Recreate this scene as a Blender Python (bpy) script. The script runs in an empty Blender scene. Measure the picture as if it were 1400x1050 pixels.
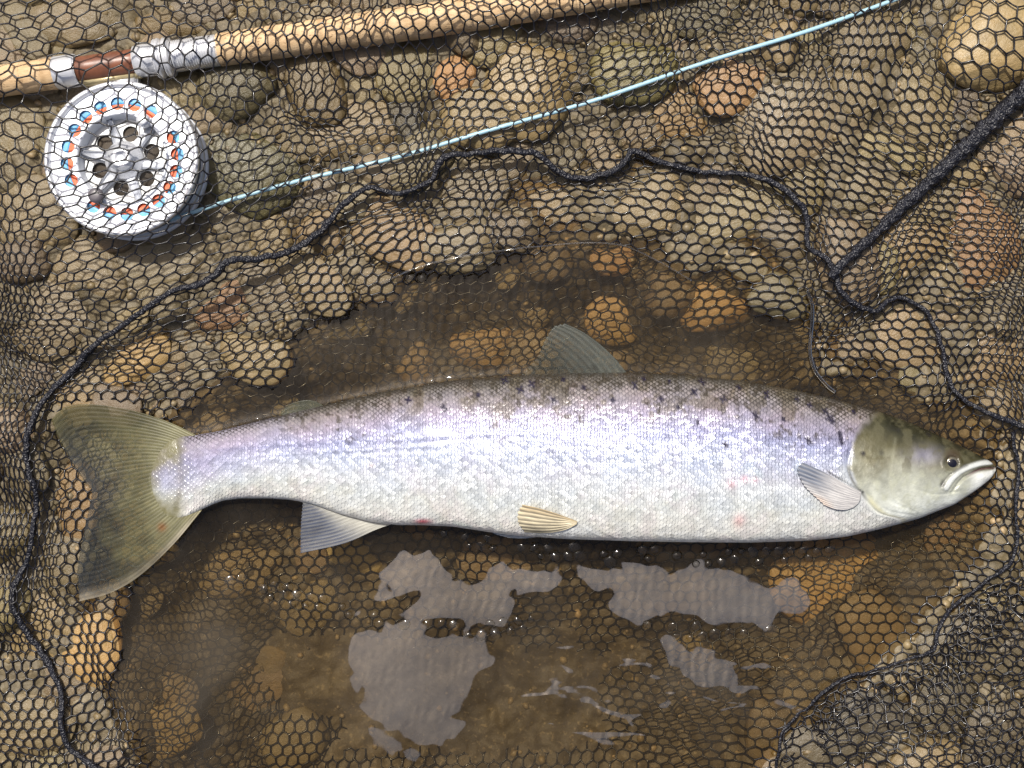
import bpy, bmesh, math, random
import numpy as np
from mathutils import Vector, Matrix, noise as mnoise

random.seed(7)
RNG = np.random.default_rng(7)
R = math.radians
sc = bpy.context.scene
col = sc.collection

# ------------------------------------------------------------------ camera, sky, sun, exposure
S = 0.00055                 # metres per photo pixel on the water surface (z = 0)
H = 0.93                    # camera height above the water
cam_d = bpy.data.cameras.new("camera")
cam = bpy.data.objects.new("camera", cam_d); col.objects.link(cam)
cam.location = (0, 0, H); cam.rotation_euler = (0, 0, 0)
cam_d.sensor_width = 36.0
cam_d.lens = 36.0 * H / (1400 * S)
cam_d.clip_start = 0.01; cam_d.clip_end = 200
sc.camera = cam

SUN_EL, SUN_AZ = 63.0, 116.0      # elevation; azimuth measured from +x counter-clockwise (sun stands above and left of the frame)
w = bpy.data.worlds.new("World"); sc.world = w; w.use_nodes = True
wn = w.node_tree.nodes; wn.clear()
sky = wn.new("ShaderNodeTexSky"); sky.sky_type = 'NISHITA'; sky.sun_disc = False
sky.sun_elevation = R(SUN_EL); sky.sun_rotation = R(90 - SUN_AZ)
sky.air_density = 0.8; sky.dust_density = 6.0; sky.ozone_density = 1.0
bgn = wn.new("ShaderNodeBackground"); bgn.inputs[1].default_value = 0.095
wo = wn.new("ShaderNodeOutputWorld")
w.node_tree.links.new(sky.outputs[0], bgn.inputs[0]); w.node_tree.links.new(bgn.outputs[0], wo.inputs[0])

sun_d = bpy.data.lights.new("sun", 'SUN'); sun_d.energy = 4.0; sun_d.angle = R(2.6); sun_d.color = (1.0, 0.955, 0.88)
sun = bpy.data.objects.new("sun", sun_d); col.objects.link(sun)
sdir = Vector((math.cos(R(SUN_EL)) * math.cos(R(SUN_AZ)), math.cos(R(SUN_EL)) * math.sin(R(SUN_AZ)), math.sin(R(SUN_EL))))
sun.rotation_euler = sdir.to_track_quat('Z', 'Y').to_euler()
sun.location = sdir * 5

sc.view_settings.view_transform = 'Standard'; sc.view_settings.look = 'None'
sc.view_settings.exposure = 0.28; sc.view_settings.gamma = 1.0
sc.view_settings.use_curve_mapping = False
sc.cycles.use_denoising = True
sc.cycles.transparent_max_bounces = 10; sc.cycles.adaptive_threshold = 0.02; sc.cycles.use_light_tree = False
sc.cycles.max_bounces = 5; sc.cycles.diffuse_bounces = 2; sc.cycles.glossy_bounces = 2; sc.cycles.transmission_bounces = 2

# ------------------------------------------------------------------ helpers
def P(px, py, z=0.0):
    """A photo pixel at height z as a point of the place."""
    k = S * (H - z) / H
    return Vector(((px - 700) * k, (525 - py) * k, z))

def lin(r, g, b):
    f = lambda c: (c / 12.92 if c <= 0.04045 else ((c + 0.055) / 1.055) ** 2.4)
    return (f(r / 255), f(g / 255), f(b / 255))

def hash2(ix, iy, seed=0):
    n = (ix.astype(np.int64) * 374761393 + iy.astype(np.int64) * 668265263 + seed * 982451653) & 0xffffffff
    n = ((n ^ (n >> 13)) * 1274126177) & 0xffffffff
    return ((n ^ (n >> 16)) & 0xffff) / 65535.0

def vnoise(x, y, sc_, seed=0):
    x = np.asarray(x, float) / sc_; y = np.asarray(y, float) / sc_
    ix = np.floor(x); iy = np.floor(y); fx = x - ix; fy = y - iy
    fx = fx * fx * fx * (fx * (fx * 6 - 15) + 10); fy = fy * fy * fy * (fy * (fy * 6 - 15) + 10)
    a = hash2(ix, iy, seed); b = hash2(ix + 1, iy, seed); c = hash2(ix, iy + 1, seed); d = hash2(ix + 1, iy + 1, seed)
    return (a * (1 - fx) + b * fx) * (1 - fy) + (c * (1 - fx) + d * fx) * fy

def fbm(x, y, sc_, seed=0, oct_=4):
    v = 0; a = 0.5; t = 0
    for o in range(oct_):
        v = v + a * vnoise(x, y, sc_ / 2 ** o, seed + o * 17); t += a; a *= 0.5
    return v / t

def sstep(a, b, x):
    t = np.clip((x - a) / (b - a), 0, 1); return t * t * (3 - 2 * t)

def seg_dist(px, py, a, b):
    ax, ay = a; bx, by = b; dx, dy = bx - ax, by - ay
    t = np.clip(((px - ax) * dx + (py - ay) * dy) / (dx * dx + dy * dy + 1e-9), 0, 1)
    return np.hypot(px - ax - t * dx, py - ay - t * dy)

def line_dist(px, py, pts):
    d = np.full(np.shape(px), 1e9)
    for a, b in zip(pts[:-1], pts[1:]): d = np.minimum(d, seg_dist(px, py, a, b))
    return d

def poly_sd(px, py, pts):
    """signed distance to a polygon, positive inside"""
    inside = np.zeros(np.shape(px), bool); d = np.full(np.shape(px), 1e9); n = len(pts)
    for i in range(n):
        a = pts[i]; b = pts[(i + 1) % n]
        d = np.minimum(d, seg_dist(px, py, a, b))
        c = ((a[1] > py) != (b[1] > py)) & (px < (b[0] - a[0]) * (py - a[1]) / (b[1] - a[1] + 1e-12) + a[0])
        inside ^= c
    return np.where(inside, d, -d)

def spline(pts, n):
    """Catmull-Rom through pts, n samples, even in arc length"""
    p = np.array(pts, float); p = np.vstack([2 * p[0] - p[1], p, 2 * p[-1] - p[-2]])
    out = []
    for i in range(1, len(p) - 2):
        for t in np.linspace(0, 1, 24, endpoint=False):
            a, b, c, d = p[i - 1], p[i], p[i + 1], p[i + 2]
            out.append(0.5 * ((2 * b) + (-a + c) * t + (2 * a - 5 * b + 4 * c - d) * t * t + (-a + 3 * b - 3 * c + d) * t ** 3))
    out.append(p[-2]); out = np.array(out)
    L = np.concatenate([[0], np.cumsum(np.linalg.norm(np.diff(out, axis=0), axis=1))])
    s = np.linspace(0, L[-1], n)
    return np.stack([np.interp(s, L, out[:, k]) for k in range(out.shape[1])], 1)

def mesh_np(name, verts, quads, mat=None, parent=None, smooth=True, tris=None):
    me = bpy.data.meshes.new(name)
    verts = np.asarray(verts, np.float32)
    loops = np.asarray(quads, np.int32).reshape(-1) if quads is not None and len(quads) else np.zeros(0, np.int32)
    k = 4
    nq = len(loops) // k
    starts = np.arange(nq, dtype=np.int32) * 4
    totals = np.full(nq, 4, np.int32)
    if tris is not None and len(tris):
        t = np.asarray(tris, np.int32).reshape(-1)
        starts = np.concatenate([starts, len(loops) + np.arange(len(t) // 3, dtype=np.int32) * 3])
        totals = np.concatenate([totals, np.full(len(t) // 3, 3, np.int32)])
        loops = np.concatenate([loops, t])
    me.vertices.add(len(verts)); me.vertices.foreach_set("co", verts.reshape(-1))
    me.loops.add(len(loops)); me.loops.foreach_set("vertex_index", loops.astype(np.int32))
    me.polygons.add(len(starts)); me.polygons.foreach_set("loop_start", starts.astype(np.int32))
    me.polygons.foreach_set("use_smooth", np.full(len(starts), smooth))
    me.update(calc_edges=True); me.validate()
    if mat: me.materials.append(mat)
    o = bpy.data.objects.new(name, me); col.objects.link(o)
    if parent: o.parent = parent
    return o

def from_bm(name, bm, mat, parent=None, smooth=True):
    me = bpy.data.meshes.new(name); bm.normal_update(); bm.to_mesh(me); bm.free()
    if mat: me.materials.append(mat)
    for p in me.polygons: p.use_smooth = smooth
    o = bpy.data.objects.new(name, me); col.objects.link(o)
    if parent: o.parent = parent
    return o

def vattr(o, name, arr, typ='FLOAT_COLOR'):
    at = o.data.attributes.new(name, typ, 'POINT')
    arr = np.asarray(arr, np.float32)
    if typ == 'FLOAT_COLOR':
        a4 = np.ones((len(arr), 4), np.float32); a4[:, :3] = arr; at.data.foreach_set("color", a4.reshape(-1))
    elif typ == 'FLOAT_VECTOR':
        at.data.foreach_set("vector", arr.reshape(-1))
    else:
        at.data.foreach_set("value", arr.reshape(-1))

def grid_quads(nu, nv, wrap=False):
    i, j = np.meshgrid(np.arange(nu - 1), np.arange(nv if wrap else nv - 1), indexing='ij')
    a = i * nv + j; b = i * nv + (j + 1) % nv
    return np.stack([a, a + nv, b + nv, b], -1).reshape(-1, 4)

def empty(name, loc, label=None, cat=None):
    o = bpy.data.objects.new(name, None); col.objects.link(o); o.location = loc; o.empty_display_size = 0.02
    if label: o["label"] = label
    if cat: o["category"] = cat
    return o

def reparent(o, par):
    """world-space mesh under a moved Empty"""
    o.parent = par; o.matrix_parent_inverse = Matrix.Translation(-par.location)
    return o

class NT:
    """small node-tree writer"""
    def __init__(s, name):
        s.m = bpy.data.materials.new(name); s.m.use_nodes = True; s.t = s.m.node_tree; s.t.nodes.clear()
        s.out = s.t.nodes.new("ShaderNodeOutputMaterial")
    def n(s, typ, ins=None, **kw):
        nd = s.t.nodes.new(typ)
        for k, v in kw.items(): setattr(nd, k, v)
        for k, v in (ins or {}).items(): s.put(nd.inputs[k], v)
        return nd
    def put(s, sock, v):
        if hasattr(v, "is_linked"): s.t.links.new(v, sock)
        elif hasattr(v, "outputs"): s.t.links.new(v.outputs[0], sock)
        else:
            if isinstance(v, tuple) and len(v) == 3 and sock.type == 'RGBA': v = (*v, 1)
            sock.default_value = v
    def math(s, op, a, b=0.0, c=0.0, clamp=False):
        nd = s.n("ShaderNodeMath", operation=op); nd.use_clamp = clamp
        s.put(nd.inputs[0], a); s.put(nd.inputs[1], b); s.put(nd.inputs[2], c); return nd.outputs[0]
    def mix(s, f, a, b, blend='MIX'):
        nd = s.n("ShaderNodeMix", data_type='RGBA', blend_type=blend)
        s.put(nd.inputs[0], f); s.put(nd.inputs[6], a); s.put(nd.inputs[7], b); return nd.outputs[2]
    def ramp(s, f, stops, interp='LINEAR'):
        nd = s.n("ShaderNodeValToRGB"); cr = nd.color_ramp; cr.interpolation = interp
        while len(cr.elements) < len(stops): cr.elements.new(0.5)
        for e, (p, c) in zip(cr.elements, stops):
            e.position = p; e.color = (*c, 1) if isinstance(c, tuple) else (c, c, c, 1)
        s.put(nd.inputs[0], f); return nd.outputs[0]
    def noise(s, vec, scale, detail=4, rough=0.55, dist=0.0):
        nd = s.n("ShaderNodeTexNoise", {"Scale": scale, "Detail": detail, "Roughness": rough, "Distortion": dist})
        if vec is not None: s.put(nd.inputs["Vector"], vec)
        return nd
    def coord(s, which="Object"): return s.n("ShaderNodeTexCoord").outputs[which]
    def attr(s, name): return s.n("ShaderNodeAttribute", attribute_name=name)
    def bump(s, h, strength=0.5, dist=0.001, normal=None):
        nd = s.n("ShaderNodeBump", {"Strength": strength, "Distance": dist, "Height": h})
        if normal is not None: s.put(nd.inputs["Normal"], normal)
        return nd.outputs[0]
    def bsdf(s, **ins):
        nd = s.n("ShaderNodeBsdfPrincipled")
        for k, v in ins.items(): s.put(nd.inputs[k.replace("_", " ")], v)
        return nd
    def done(s, sh): s.t.links.new(sh.outputs[0] if hasattr(sh, "outputs") else sh, s.out.inputs[0]); return s.m

# ------------------------------------------------------------------ materials
def mat_stone():
    n = NT("wet_river_stone"); c = n.coord("Object")
    oi = n.n("ShaderNodeObjectInfo")
    off = n.n("ShaderNodeVectorMath", operation='ADD'); n.put(off.inputs[0], c)
    cx = n.n("ShaderNodeCombineXYZ"); n.put(cx.inputs[0], n.math('MULTIPLY', oi.outputs["Random"], 9.0)); n.put(cx.inputs[1], n.math('MULTIPLY', oi.outputs["Random"], 23.0))
    n.put(off.inputs[1], cx.outputs[0]); v = off.outputs[0]
    base = n.ramp(oi.outputs["Random"], [(0.0, (0.25, 0.195, 0.105)), (0.2, (0.19, 0.155, 0.09)), (0.36, (0.29, 0.22, 0.115)), (0.5, (0.165, 0.135, 0.075)),
                                         (0.62, (0.235, 0.185, 0.105)), (0.75, (0.25, 0.175, 0.095)), (0.86, (0.19, 0.165, 0.115)), (1.0, (0.31, 0.245, 0.135))], 'CONSTANT')
    big = n.noise(v, 1.6, 3, 0.6, 0.4)
    base = n.mix(n.ramp(big.outputs[0], [(0.36, 0.0), (0.68, 0.75)]), base, n.mix(0.55, base, (0.16, 0.095, 0.03)))
    olive = n.noise(v, 2.7, 3, 0.6)
    base = n.mix(n.ramp(olive.outputs[0], [(0.52, 0.0), (0.72, 0.6)]), base, (0.10, 0.085, 0.025))
    pos = n.n("ShaderNodeNewGeometry").outputs["Position"]
    silt = n.noise(pos, 24, 4, 0.65, 0.5).outputs[0]
    sp = n.noise(v, 22, 3, 0.7)
    lich = n.noise(v, 6.5, 3, 0.65, 0.6)
    base = n.mix(n.ramp(lich.outputs[0], [(0.54, 0.0), (0.66, 0.55)]), base, n.mix(0.6, base, (0.36, 0.29, 0.17)))
    base = n.mix(n.ramp(lich.outputs[0], [(0.34, 0.6), (0.46, 0.0)]), base, n.mix(0.6, base, (0.075, 0.06, 0.03)))
    base = n.mix(n.ramp(sp.outputs[0], [(0.40, 0.5), (0.62, 0.0)]), base, n.mix(0.6, base, (0.05, 0.04, 0.02)))
    base = n.mix(n.ramp(silt, [(0.36, 0.28), (0.60, 0.86)]), base, n.mix(n.noise(pos, 90, 2).outputs[0], (0.105, 0.082, 0.042), (0.225, 0.18, 0.105)))
    base = n.mix(1.0, base, oi.outputs["Color"], 'MULTIPLY')
    h = n.math('ADD', n.math('MULTIPLY', big.outputs[0], 1.0), n.math('MULTIPLY', sp.outputs[0], 0.25))
    b = n.bsdf(Base_Color=base, Roughness=n.ramp(sp.outputs[0], [(0.3, 0.28), (0.7, 0.55)]), Normal=n.bump(h, 0.5, 0.004))
    return n.done(b)

def mat_bed():
    n = NT("river_silt"); c = n.coord("Object")
    a = n.noise(c, 9, 6, 0.62, 0.5); f = n.noise(c, 120, 4, 0.7); g = n.n("ShaderNodeTexVoronoi", {"Scale": 95.0, "Randomness": 1.0}); n.put(g.inputs["Vector"], c)
    base = n.ramp(a.outputs[0], [(0.30, (0.055, 0.042, 0.020)), (0.46, (0.13, 0.10, 0.05)), (0.60, (0.20, 0.16, 0.095)), (0.78, (0.10, 0.07, 0.028))])
    mud = n.attr("mud").outputs["Fac"]
    base = n.mix(n.math('MULTIPLY', mud, n.ramp(a.outputs[0], [(0.35, 0.95), (0.7, 0.55)])), base, (0.056, 0.042, 0.021))
    base = n.mix(n.ramp(f.outputs[0], [(0.38, 0.6), (0.6, 0.0)]), base, (0.045, 0.032, 0.013))
    base = n.mix(n.ramp(n.noise(c, 260, 2).outputs[0], [(0.58, 0.0), (0.72, 0.5)]), base, (0.27, 0.21, 0.12))
    h = n.math('ADD', n.math('MULTIPLY', f.outputs[0], 0.7), n.math('MULTIPLY', g.outputs["Distance"], -0.4))
    return n.done(n.bsdf(Base_Color=base, Roughness=0.6, Normal=n.bump(h, 0.6, 0.003)))

def mat_water():
    n = NT("peaty_water"); c = n.coord("Object")
    sky_glare = n.attr("sky_glare").outputs["Fac"]  # patches of sky reflection, painted in as extra gloss and tint
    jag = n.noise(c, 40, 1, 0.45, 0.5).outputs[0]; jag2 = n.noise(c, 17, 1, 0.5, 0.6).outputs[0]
    fv = n.math('ADD', sky_glare, n.math('ADD', n.math('MULTIPLY', n.math('SUBTRACT', jag, 0.5), 1.25), n.math('MULTIPLY', n.math('SUBTRACT', jag2, 0.5), 0.8)))
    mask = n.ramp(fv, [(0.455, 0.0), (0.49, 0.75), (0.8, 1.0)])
    r1 = n.noise(c, 42, 3, 0.5, 0.4).outputs[0]; r2 = n.noise(c, 7, 2, 0.5).outputs[0]
    mp_ = n.n("ShaderNodeMapping"); mp_.inputs["Rotation"].default_value = (0, 0, R(-25)); mp_.inputs["Scale"].default_value = (0.55, 1.5, 1.0); n.put(mp_.inputs[0], c)
    streak = n.math('ADD', n.noise(mp_.outputs[0], 62, 1, 0.5, 0.8).outputs[0], n.math('MULTIPLY', n.math('SUBTRACT', n.attr("glint_fleck").outputs["Fac"], 1.0), 0.28))  # streaks of ripple glint painted into the same reflection mask
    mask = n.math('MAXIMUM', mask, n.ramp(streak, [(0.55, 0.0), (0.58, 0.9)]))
    wv = n.n("ShaderNodeTexWave", {"Scale": 40.0, "Distortion": 6.0, "Detail": 2.0, "Detail Scale": 1.2}); n.put(wv.inputs["Vector"], c)
    rip = n.attr("ripple").outputs["Fac"]
    h = n.math('ADD', n.math('MULTIPLY', r1, 0.5), n.math('ADD', n.math('MULTIPLY', r2, 1.5), n.math('MULTIPLY', n.math('MULTIPLY', wv.outputs["Fac"], rip), 1.2)))
    nrm = n.bump(h, 0.22, 0.0022)
    fr = n.n("ShaderNodeFresnel", {"IOR": 1.33, "Normal": nrm}).outputs[0]
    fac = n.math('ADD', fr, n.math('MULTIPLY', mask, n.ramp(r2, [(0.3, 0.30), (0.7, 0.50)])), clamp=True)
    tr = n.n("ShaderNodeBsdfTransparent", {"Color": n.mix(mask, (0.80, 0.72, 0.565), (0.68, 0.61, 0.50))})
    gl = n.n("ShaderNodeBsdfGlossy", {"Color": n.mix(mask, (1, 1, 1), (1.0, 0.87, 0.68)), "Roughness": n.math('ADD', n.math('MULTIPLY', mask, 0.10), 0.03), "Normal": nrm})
    # suspended silt: a thin veil that takes the light itself
    cl = n.noise(c, 11, 3, 0.6, 0.6).outputs[0]
    veil = n.ramp(cl, [(0.32, 0.04), (0.55, 0.11), (0.75, 0.22)])
    veil = n.math('ADD', veil, n.math('MULTIPLY', n.attr("murk").outputs["Fac"], n.ramp(cl, [(0.3, 0.45), (0.7, 1.0)])), clamp=True)
    df = n.n("ShaderNodeBsdfDiffuse", {"Color": n.ramp(cl, [(0.35, (0.048, 0.034, 0.014)), (0.65, (0.085, 0.071, 0.052))])})
    body = n.n("ShaderNodeMixShader", {0: veil, 1: tr, 2: df})
    mx = n.n("ShaderNodeMixShader", {0: fac, 1: body.outputs[0], 2: gl})
    return n.done(mx)

def mat_clear(name, ior=1.5, tint=(0.96, 0.96, 0.93)):
    n = NT(name)
    fr = n.n("ShaderNodeFresnel", {"IOR": ior}).outputs[0]
    mx = n.n("ShaderNodeMixShader", {0: fr, 1: n.n("ShaderNodeBsdfTransparent", {"Color": tint}), 2: n.n("ShaderNodeBsdfGlossy", {"Color": (1, 1, 1), "Roughness": 0.09})})
    return n.done(mx)

def mat_net():
    n = NT("wet_black_netting"); c = n.coord("Object")
    f = n.noise(c, 160, 3, 0.6).outputs[0]
    base = n.ramp(f, [(0.3, (0.004, 0.004, 0.006)), (0.7, (0.011, 0.010, 0.012))])
    return n.done(n.bsdf(Base_Color=base, Roughness=n.ramp(f, [(0.35, 0.16), (0.62, 0.42)]), Specular_IOR_Level=0.4))

def mat_cord():
    n = NT("braided_black_cord"); c = n.coord("Object")
    f = n.noise(c, 520, 2, 0.6).outputs[0]; g = n.n("ShaderNodeTexVoronoi", {"Scale": 620.0}); n.put(g.inputs["Vector"], c)
    base = n.ramp(f, [(0.35, (0.004, 0.004, 0.007)), (0.75, (0.022, 0.023, 0.032))])
    h = n.math('ADD', f, n.math('MULTIPLY', g.outputs["Distance"], 0.9))
    return n.done(n.bsdf(Base_Color=base, Roughness=0.40, Normal=n.bump(h, 0.9, 0.0012)))

def mat_cork():
    n = NT("pale_cork"); c = n.coord("Object")
    m = n.n("ShaderNodeMapping"); m.inputs["Scale"].default_value = (1.0, 2.2, 2.2); n.put(m.inputs[0], c)
    a = n.noise(m.outputs[0], 60, 4, 0.6).outputs[0]; p = n.noise(m.outputs[0], 210, 3, 0.7).outputs[0]
    base = n.ramp(a, [(0.3, (0.50, 0.33, 0.17)), (0.6, (0.66, 0.47, 0.27)), (0.8, (0.56, 0.37, 0.18))])
    base = n.mix(n.ramp(p, [(0.33, 0.8), (0.42, 0.0)]), base, (0.16, 0.085, 0.035))
    wv = n.n("ShaderNodeTexWave", {"Scale": 9.0, "Distortion": 1.5}); wv.bands_direction = 'X'; n.put(wv.inputs["Vector"], c)
    base = n.mix(n.ramp(wv.outputs["Fac"], [(0.0, 0.35), (0.06, 0.0)]), base, (0.3, 0.18, 0.08))
    return n.done(n.bsdf(Base_Color=base, Roughness=0.62, Normal=n.bump(p, 0.4, 0.001)))

def mat_simple(name, colr, rough, metal=0.0, var=0.15, scale=120, bump=0.1):
    n = NT(name); c = n.coord("Object")
    f = n.noise(c, scale, 4, 0.6).outputs[0]
    dk = tuple(x * (1 - var * 2) for x in colr)
    b = n.bsdf(Base_Color=n.ramp(f, [(0.3, dk), (0.6, colr)]), Roughness=n.ramp(f, [(0.3, rough * 1.25), (0.7, rough * 0.85)]), Metallic=metal, Normal=n.bump(f, bump, 0.0005))
    return n.done(b)

def mat_fish():
    n = NT("salmon_skin")
    colr = n.attr("skin").outputs["Color"]; sm = n.attr("scaled").outputs["Fac"]; dors = n.attr("dorsal").outputs["Fac"]
    uv = n.attr("lay").outputs["Vector"]
    sep = n.n("ShaderNodeSeparateXYZ"); n.put(sep.inputs[0], uv)
    wob = n.noise(uv, 0.03, 2).outputs[0]
    u = n.math('ADD', n.math('DIVIDE', sep.outputs[0], 8.6), n.math('MULTIPLY', wob, 1.2)); v = n.math('DIVIDE', sep.outputs[1], 6.9)
    qa = n.math('ADD', u, v); qb = n.math('SUBTRACT', u, v)
    fa = n.math('SUBTRACT', n.math('FRACT', qa), 0.5); fb = n.math('SUBTRACT', n.math('FRACT', qb), 0.5)
    ia = n.math('FLOOR', qa); ib = n.math('FLOOR', qb)
    cid = n.n("ShaderNodeCombineXYZ"); n.put(cid.inputs[0], ia); n.put(cid.inputs[1], ib)
    wn_ = n.n("ShaderNodeTexWhiteNoise", noise_dimensions='2D'); n.put(wn_.inputs["Vector"], cid.outputs[0])
    rs = n.n("ShaderNodeSeparateColor"); n.put(rs.inputs[0], wn_.outputs["Color"])
    ra = n.math('SUBTRACT', rs.outputs[0], 0.5); rb = n.math('SUBTRACT', rs.outputs[1], 0.5)
    # tail-ward free edge: fa, fb both low. distance from the head-ward corner makes the round rim
    da = n.math('SUBTRACT', 0.5, fa); db = n.math('SUBTRACT', 0.5, fb)
    rad = n.math('SQRT', n.math('ADD', n.math('MULTIPLY', da, da), n.math('MULTIPLY', db, db)))
    edge = n.ramp(rad, [(0.80, 0.0), (0.97, 1.0)])
    h = n.math('MULTIPLY', rad, 0.55)
    h = n.math('SUBTRACT', h, n.math('MULTIPLY', edge, 0.8))
    h = n.math('ADD', h, n.math('ADD', n.math('MULTIPLY', ra, n.math('MULTIPLY', fa, 0.9)), n.math('MULTIPLY', rb, n.math('MULTIPLY', fb, 0.9))))
    h = n.math('MULTIPLY', h, sm)
    fine = n.noise(uv, 0.9, 2).outputs[0]
    gran = n.math('ADD', h, n.math('ADD', n.math('MULTIPLY', fine, 0.12), n.math('MULTIPLY', n.math('SUBTRACT', 1.0, sm), n.math('MULTIPLY', n.noise(uv, 0.14, 3, 0.6).outputs[0], 0.9))))
    br = n.math('ADD', 0.80, n.math('MULTIPLY', rs.outputs[2], 0.32))
    base = n.mix(sm, colr, n.mix(1.0, colr, n.n("ShaderNodeCombineColor", {0: br, 1: br, 2: br}), 'MULTIPLY'))
    # each back scale is rimmed with dark pigment
    rim = n.math('MULTIPLY', n.math('MULTIPLY', edge, sm), n.math('ADD', 0.14, n.math('MULTIPLY', dors, 0.85)), clamp=True)
    base = n.mix(rim, base, n.mix(dors, n.mix(1.0, base, (0.45, 0.45, 0.62), 'MULTIPLY'), (0.035, 0.03, 0.022)))
    irid = n.noise(uv, 0.02, 2).outputs[0]
    tint = n.ramp(irid, [(0.3, (0.95, 0.98, 1.05)), (0.5, (1.0, 1.0, 1.0)), (0.62, (1.03, 0.98, 1.01)), (0.75, (0.97, 1.02, 1.0))])
    base = n.mix(n.math('MULTIPLY', sm, 0.9), base, n.mix(1.0, base, tint, 'MULTIPLY'))
    met = n.math('MULTIPLY', n.attr("silver").outputs["Fac"], 0.22)
    rough = n.math('ADD', 0.25, n.math('MULTIPLY', rs.outputs[1], 0.16))
    b = n.bsdf(Base_Color=base, Metallic=met, Roughness=rough, Specular_IOR_Level=0.45, Normal=n.bump(gran, 0.55, 0.0011), Coat_Weight=0.12, Coat_Roughness=0.1)
    return n.done(b)

def mat_fin(name):
    n = NT(name)
    colr = n.attr("skin").outputs["Color"]; op = n.attr("opaque").outputs["Fac"]; uv = n.attr("lay").outputs["Vector"]
    m = n.n("ShaderNodeMapping"); m.inputs["Scale"].default_value = (1.0, 0.25, 1.0); n.put(m.inputs[0], uv)
    st = n.noise(m.outputs[0], 0.22, 3, 0.6).outputs[0]
    base = n.mix(1.0, colr, n.ramp(st, [(0.3, (0.65, 0.65, 0.66)), (0.65, (1.15, 1.15, 1.12))]), 'MULTIPLY')
    ridge = n.attr("ridge").outputs["Fac"]
    pb = n.bsdf(Base_Color=base, Roughness=0.32, Normal=n.bump(ridge, 0.18, 0.0004), Coat_Weight=0.08, Coat_Roughness=0.12)
    tl = n.n("ShaderNodeBsdfTranslucent", {"Color": base})
    b1 = n.n("ShaderNodeMixShader", {0: 0.25, 1: pb.outputs[0], 2: tl.outputs[0]})
    tr = n.n("ShaderNodeBsdfTransparent", {"Color": (0.92, 0.92, 0.86)})
    return n.done(n.n("ShaderNodeMixShader", {0: op, 1: tr, 2: b1.outputs[0]}))

M = {}
M['stone'] = mat_stone(); M['bed'] = mat_bed(); M['water'] = mat_water()
M['bubble'] = mat_clear("water_bead", 1.4); M['nylon'] = mat_clear("clear_nylon", 1.6, (0.82, 0.80, 0.74))
M['net'] = mat_net(); M['cord'] = mat_cord(); M['cork'] = mat_cork()
M['fish'] = mat_fish(); M['fin'] = mat_fin("fin_membrane")
M['silver'] = mat_simple("satin_aluminium", (0.78, 0.79, 0.82), 0.32, 0.55, 0.05, 60, 0.05)
M['white'] = mat_simple("pale_anodised", (0.74, 0.77, 0.83), 0.38, 0.15, 0.04, 40, 0.05)
M['grey'] = mat_simple("grey_machined", (0.56, 0.57, 0.57), 0.42, 0.3, 0.08, 80, 0.08)
M['dark'] = mat_simple("dark_cavity", (0.075, 0.06, 0.045), 0.6)
M['knob'] = mat_simple("dark_grey_plastic", (0.11, 0.10, 0.11), 0.35)
M['walnut'] = mat_simple("red_brown_wood", (0.20, 0.075, 0.04), 0.35, 0, 0.25, 90)
M['blue_line'] = mat_simple("pale_blue_line", (0.33, 0.53, 0.62), 0.4, 0, 0.08, 300)
M['blue_wrap'] = mat_simple("blue_wound_line", (0.10, 0.40, 0.72), 0.4, 0, 0.12, 200)
M['orange_wrap'] = mat_simple("orange_backing", (0.80, 0.13, 0.03), 0.5, 0, 0.1, 200)
M['eye_white'] = mat_simple("silver_iris", (0.15, 0.135, 0.10), 0.25, 0.4, 0.3, 400)
M['eye_black'] = mat_simple("black_pupil", (0.006, 0.006, 0.012), 0.06, 0, 0.0)

# ------------------------------------------------------------------ riverbed heights (pixel lattice, metres)
POOL = [(118, 860), (180, 720), (245, 585), (330, 500), (430, 425), (540, 372), (650, 346), (760, 331), (850, 336), (925, 378), (985, 365), (1060, 398), (1108, 424),
        (1122, 515), (1200, 515), (1265, 545), (1300, 590), (1335, 650), (1338, 745), (1275, 830), (1180, 910), (1085, 985), (1050, 1060), (1040, 1300), (120, 1300), (190, 1060), (150, 940)]
G0x, G0y, GS = -240, -240, 4
NX, NY = 472, 382
gx = G0x + GS * np.arange(NX); gy = G0y + GS * np.arange(NY)
GX, GY = np.meshgrid(gx, gy, indexing='ij')

FISH_TOP = [(204, 655), (206, 640), (211, 624), (220, 609), (232, 598), (248, 595), (265, 595), (300, 589), (340, 579), (400, 564), (460, 550), (540, 533), (620, 520), (700, 513), (780, 510), (860, 509),
            (940, 513), (1020, 521), (1100, 536), (1150, 548), (1200, 562), (1250, 580), (1300, 603), (1330, 618), (1345, 626), (1355, 632), (1360, 637), (1361.5, 641)]
FISH_BOT = [(204, 657), (206, 672), (211, 688), (220, 702), (232, 712), (248, 709), (265, 702), (285, 692), (305, 684), (330, 681), (370, 681), (400, 683), (430, 689), (470, 703), (510, 713), (545, 717),
            (580, 717), (620, 719), (660, 725), (700, 731), (780, 736), (860, 738.5), (940, 740), (1020, 740.5), (1100, 738), (1150, 733), (1200, 722), (1250, 709), (1300, 690), (1330, 671), (1345, 660), (1355, 651), (1360, 645), (1361.5, 642)]
FT = np.array(FISH_TOP, float); FB = np.array(FISH_BOT, float)
fish_top = lambda x: np.interp(x, FT[:, 0], FT[:, 1]); fish_bot = lambda x: np.interp(x, FB[:, 0], FB[:, 1])
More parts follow.
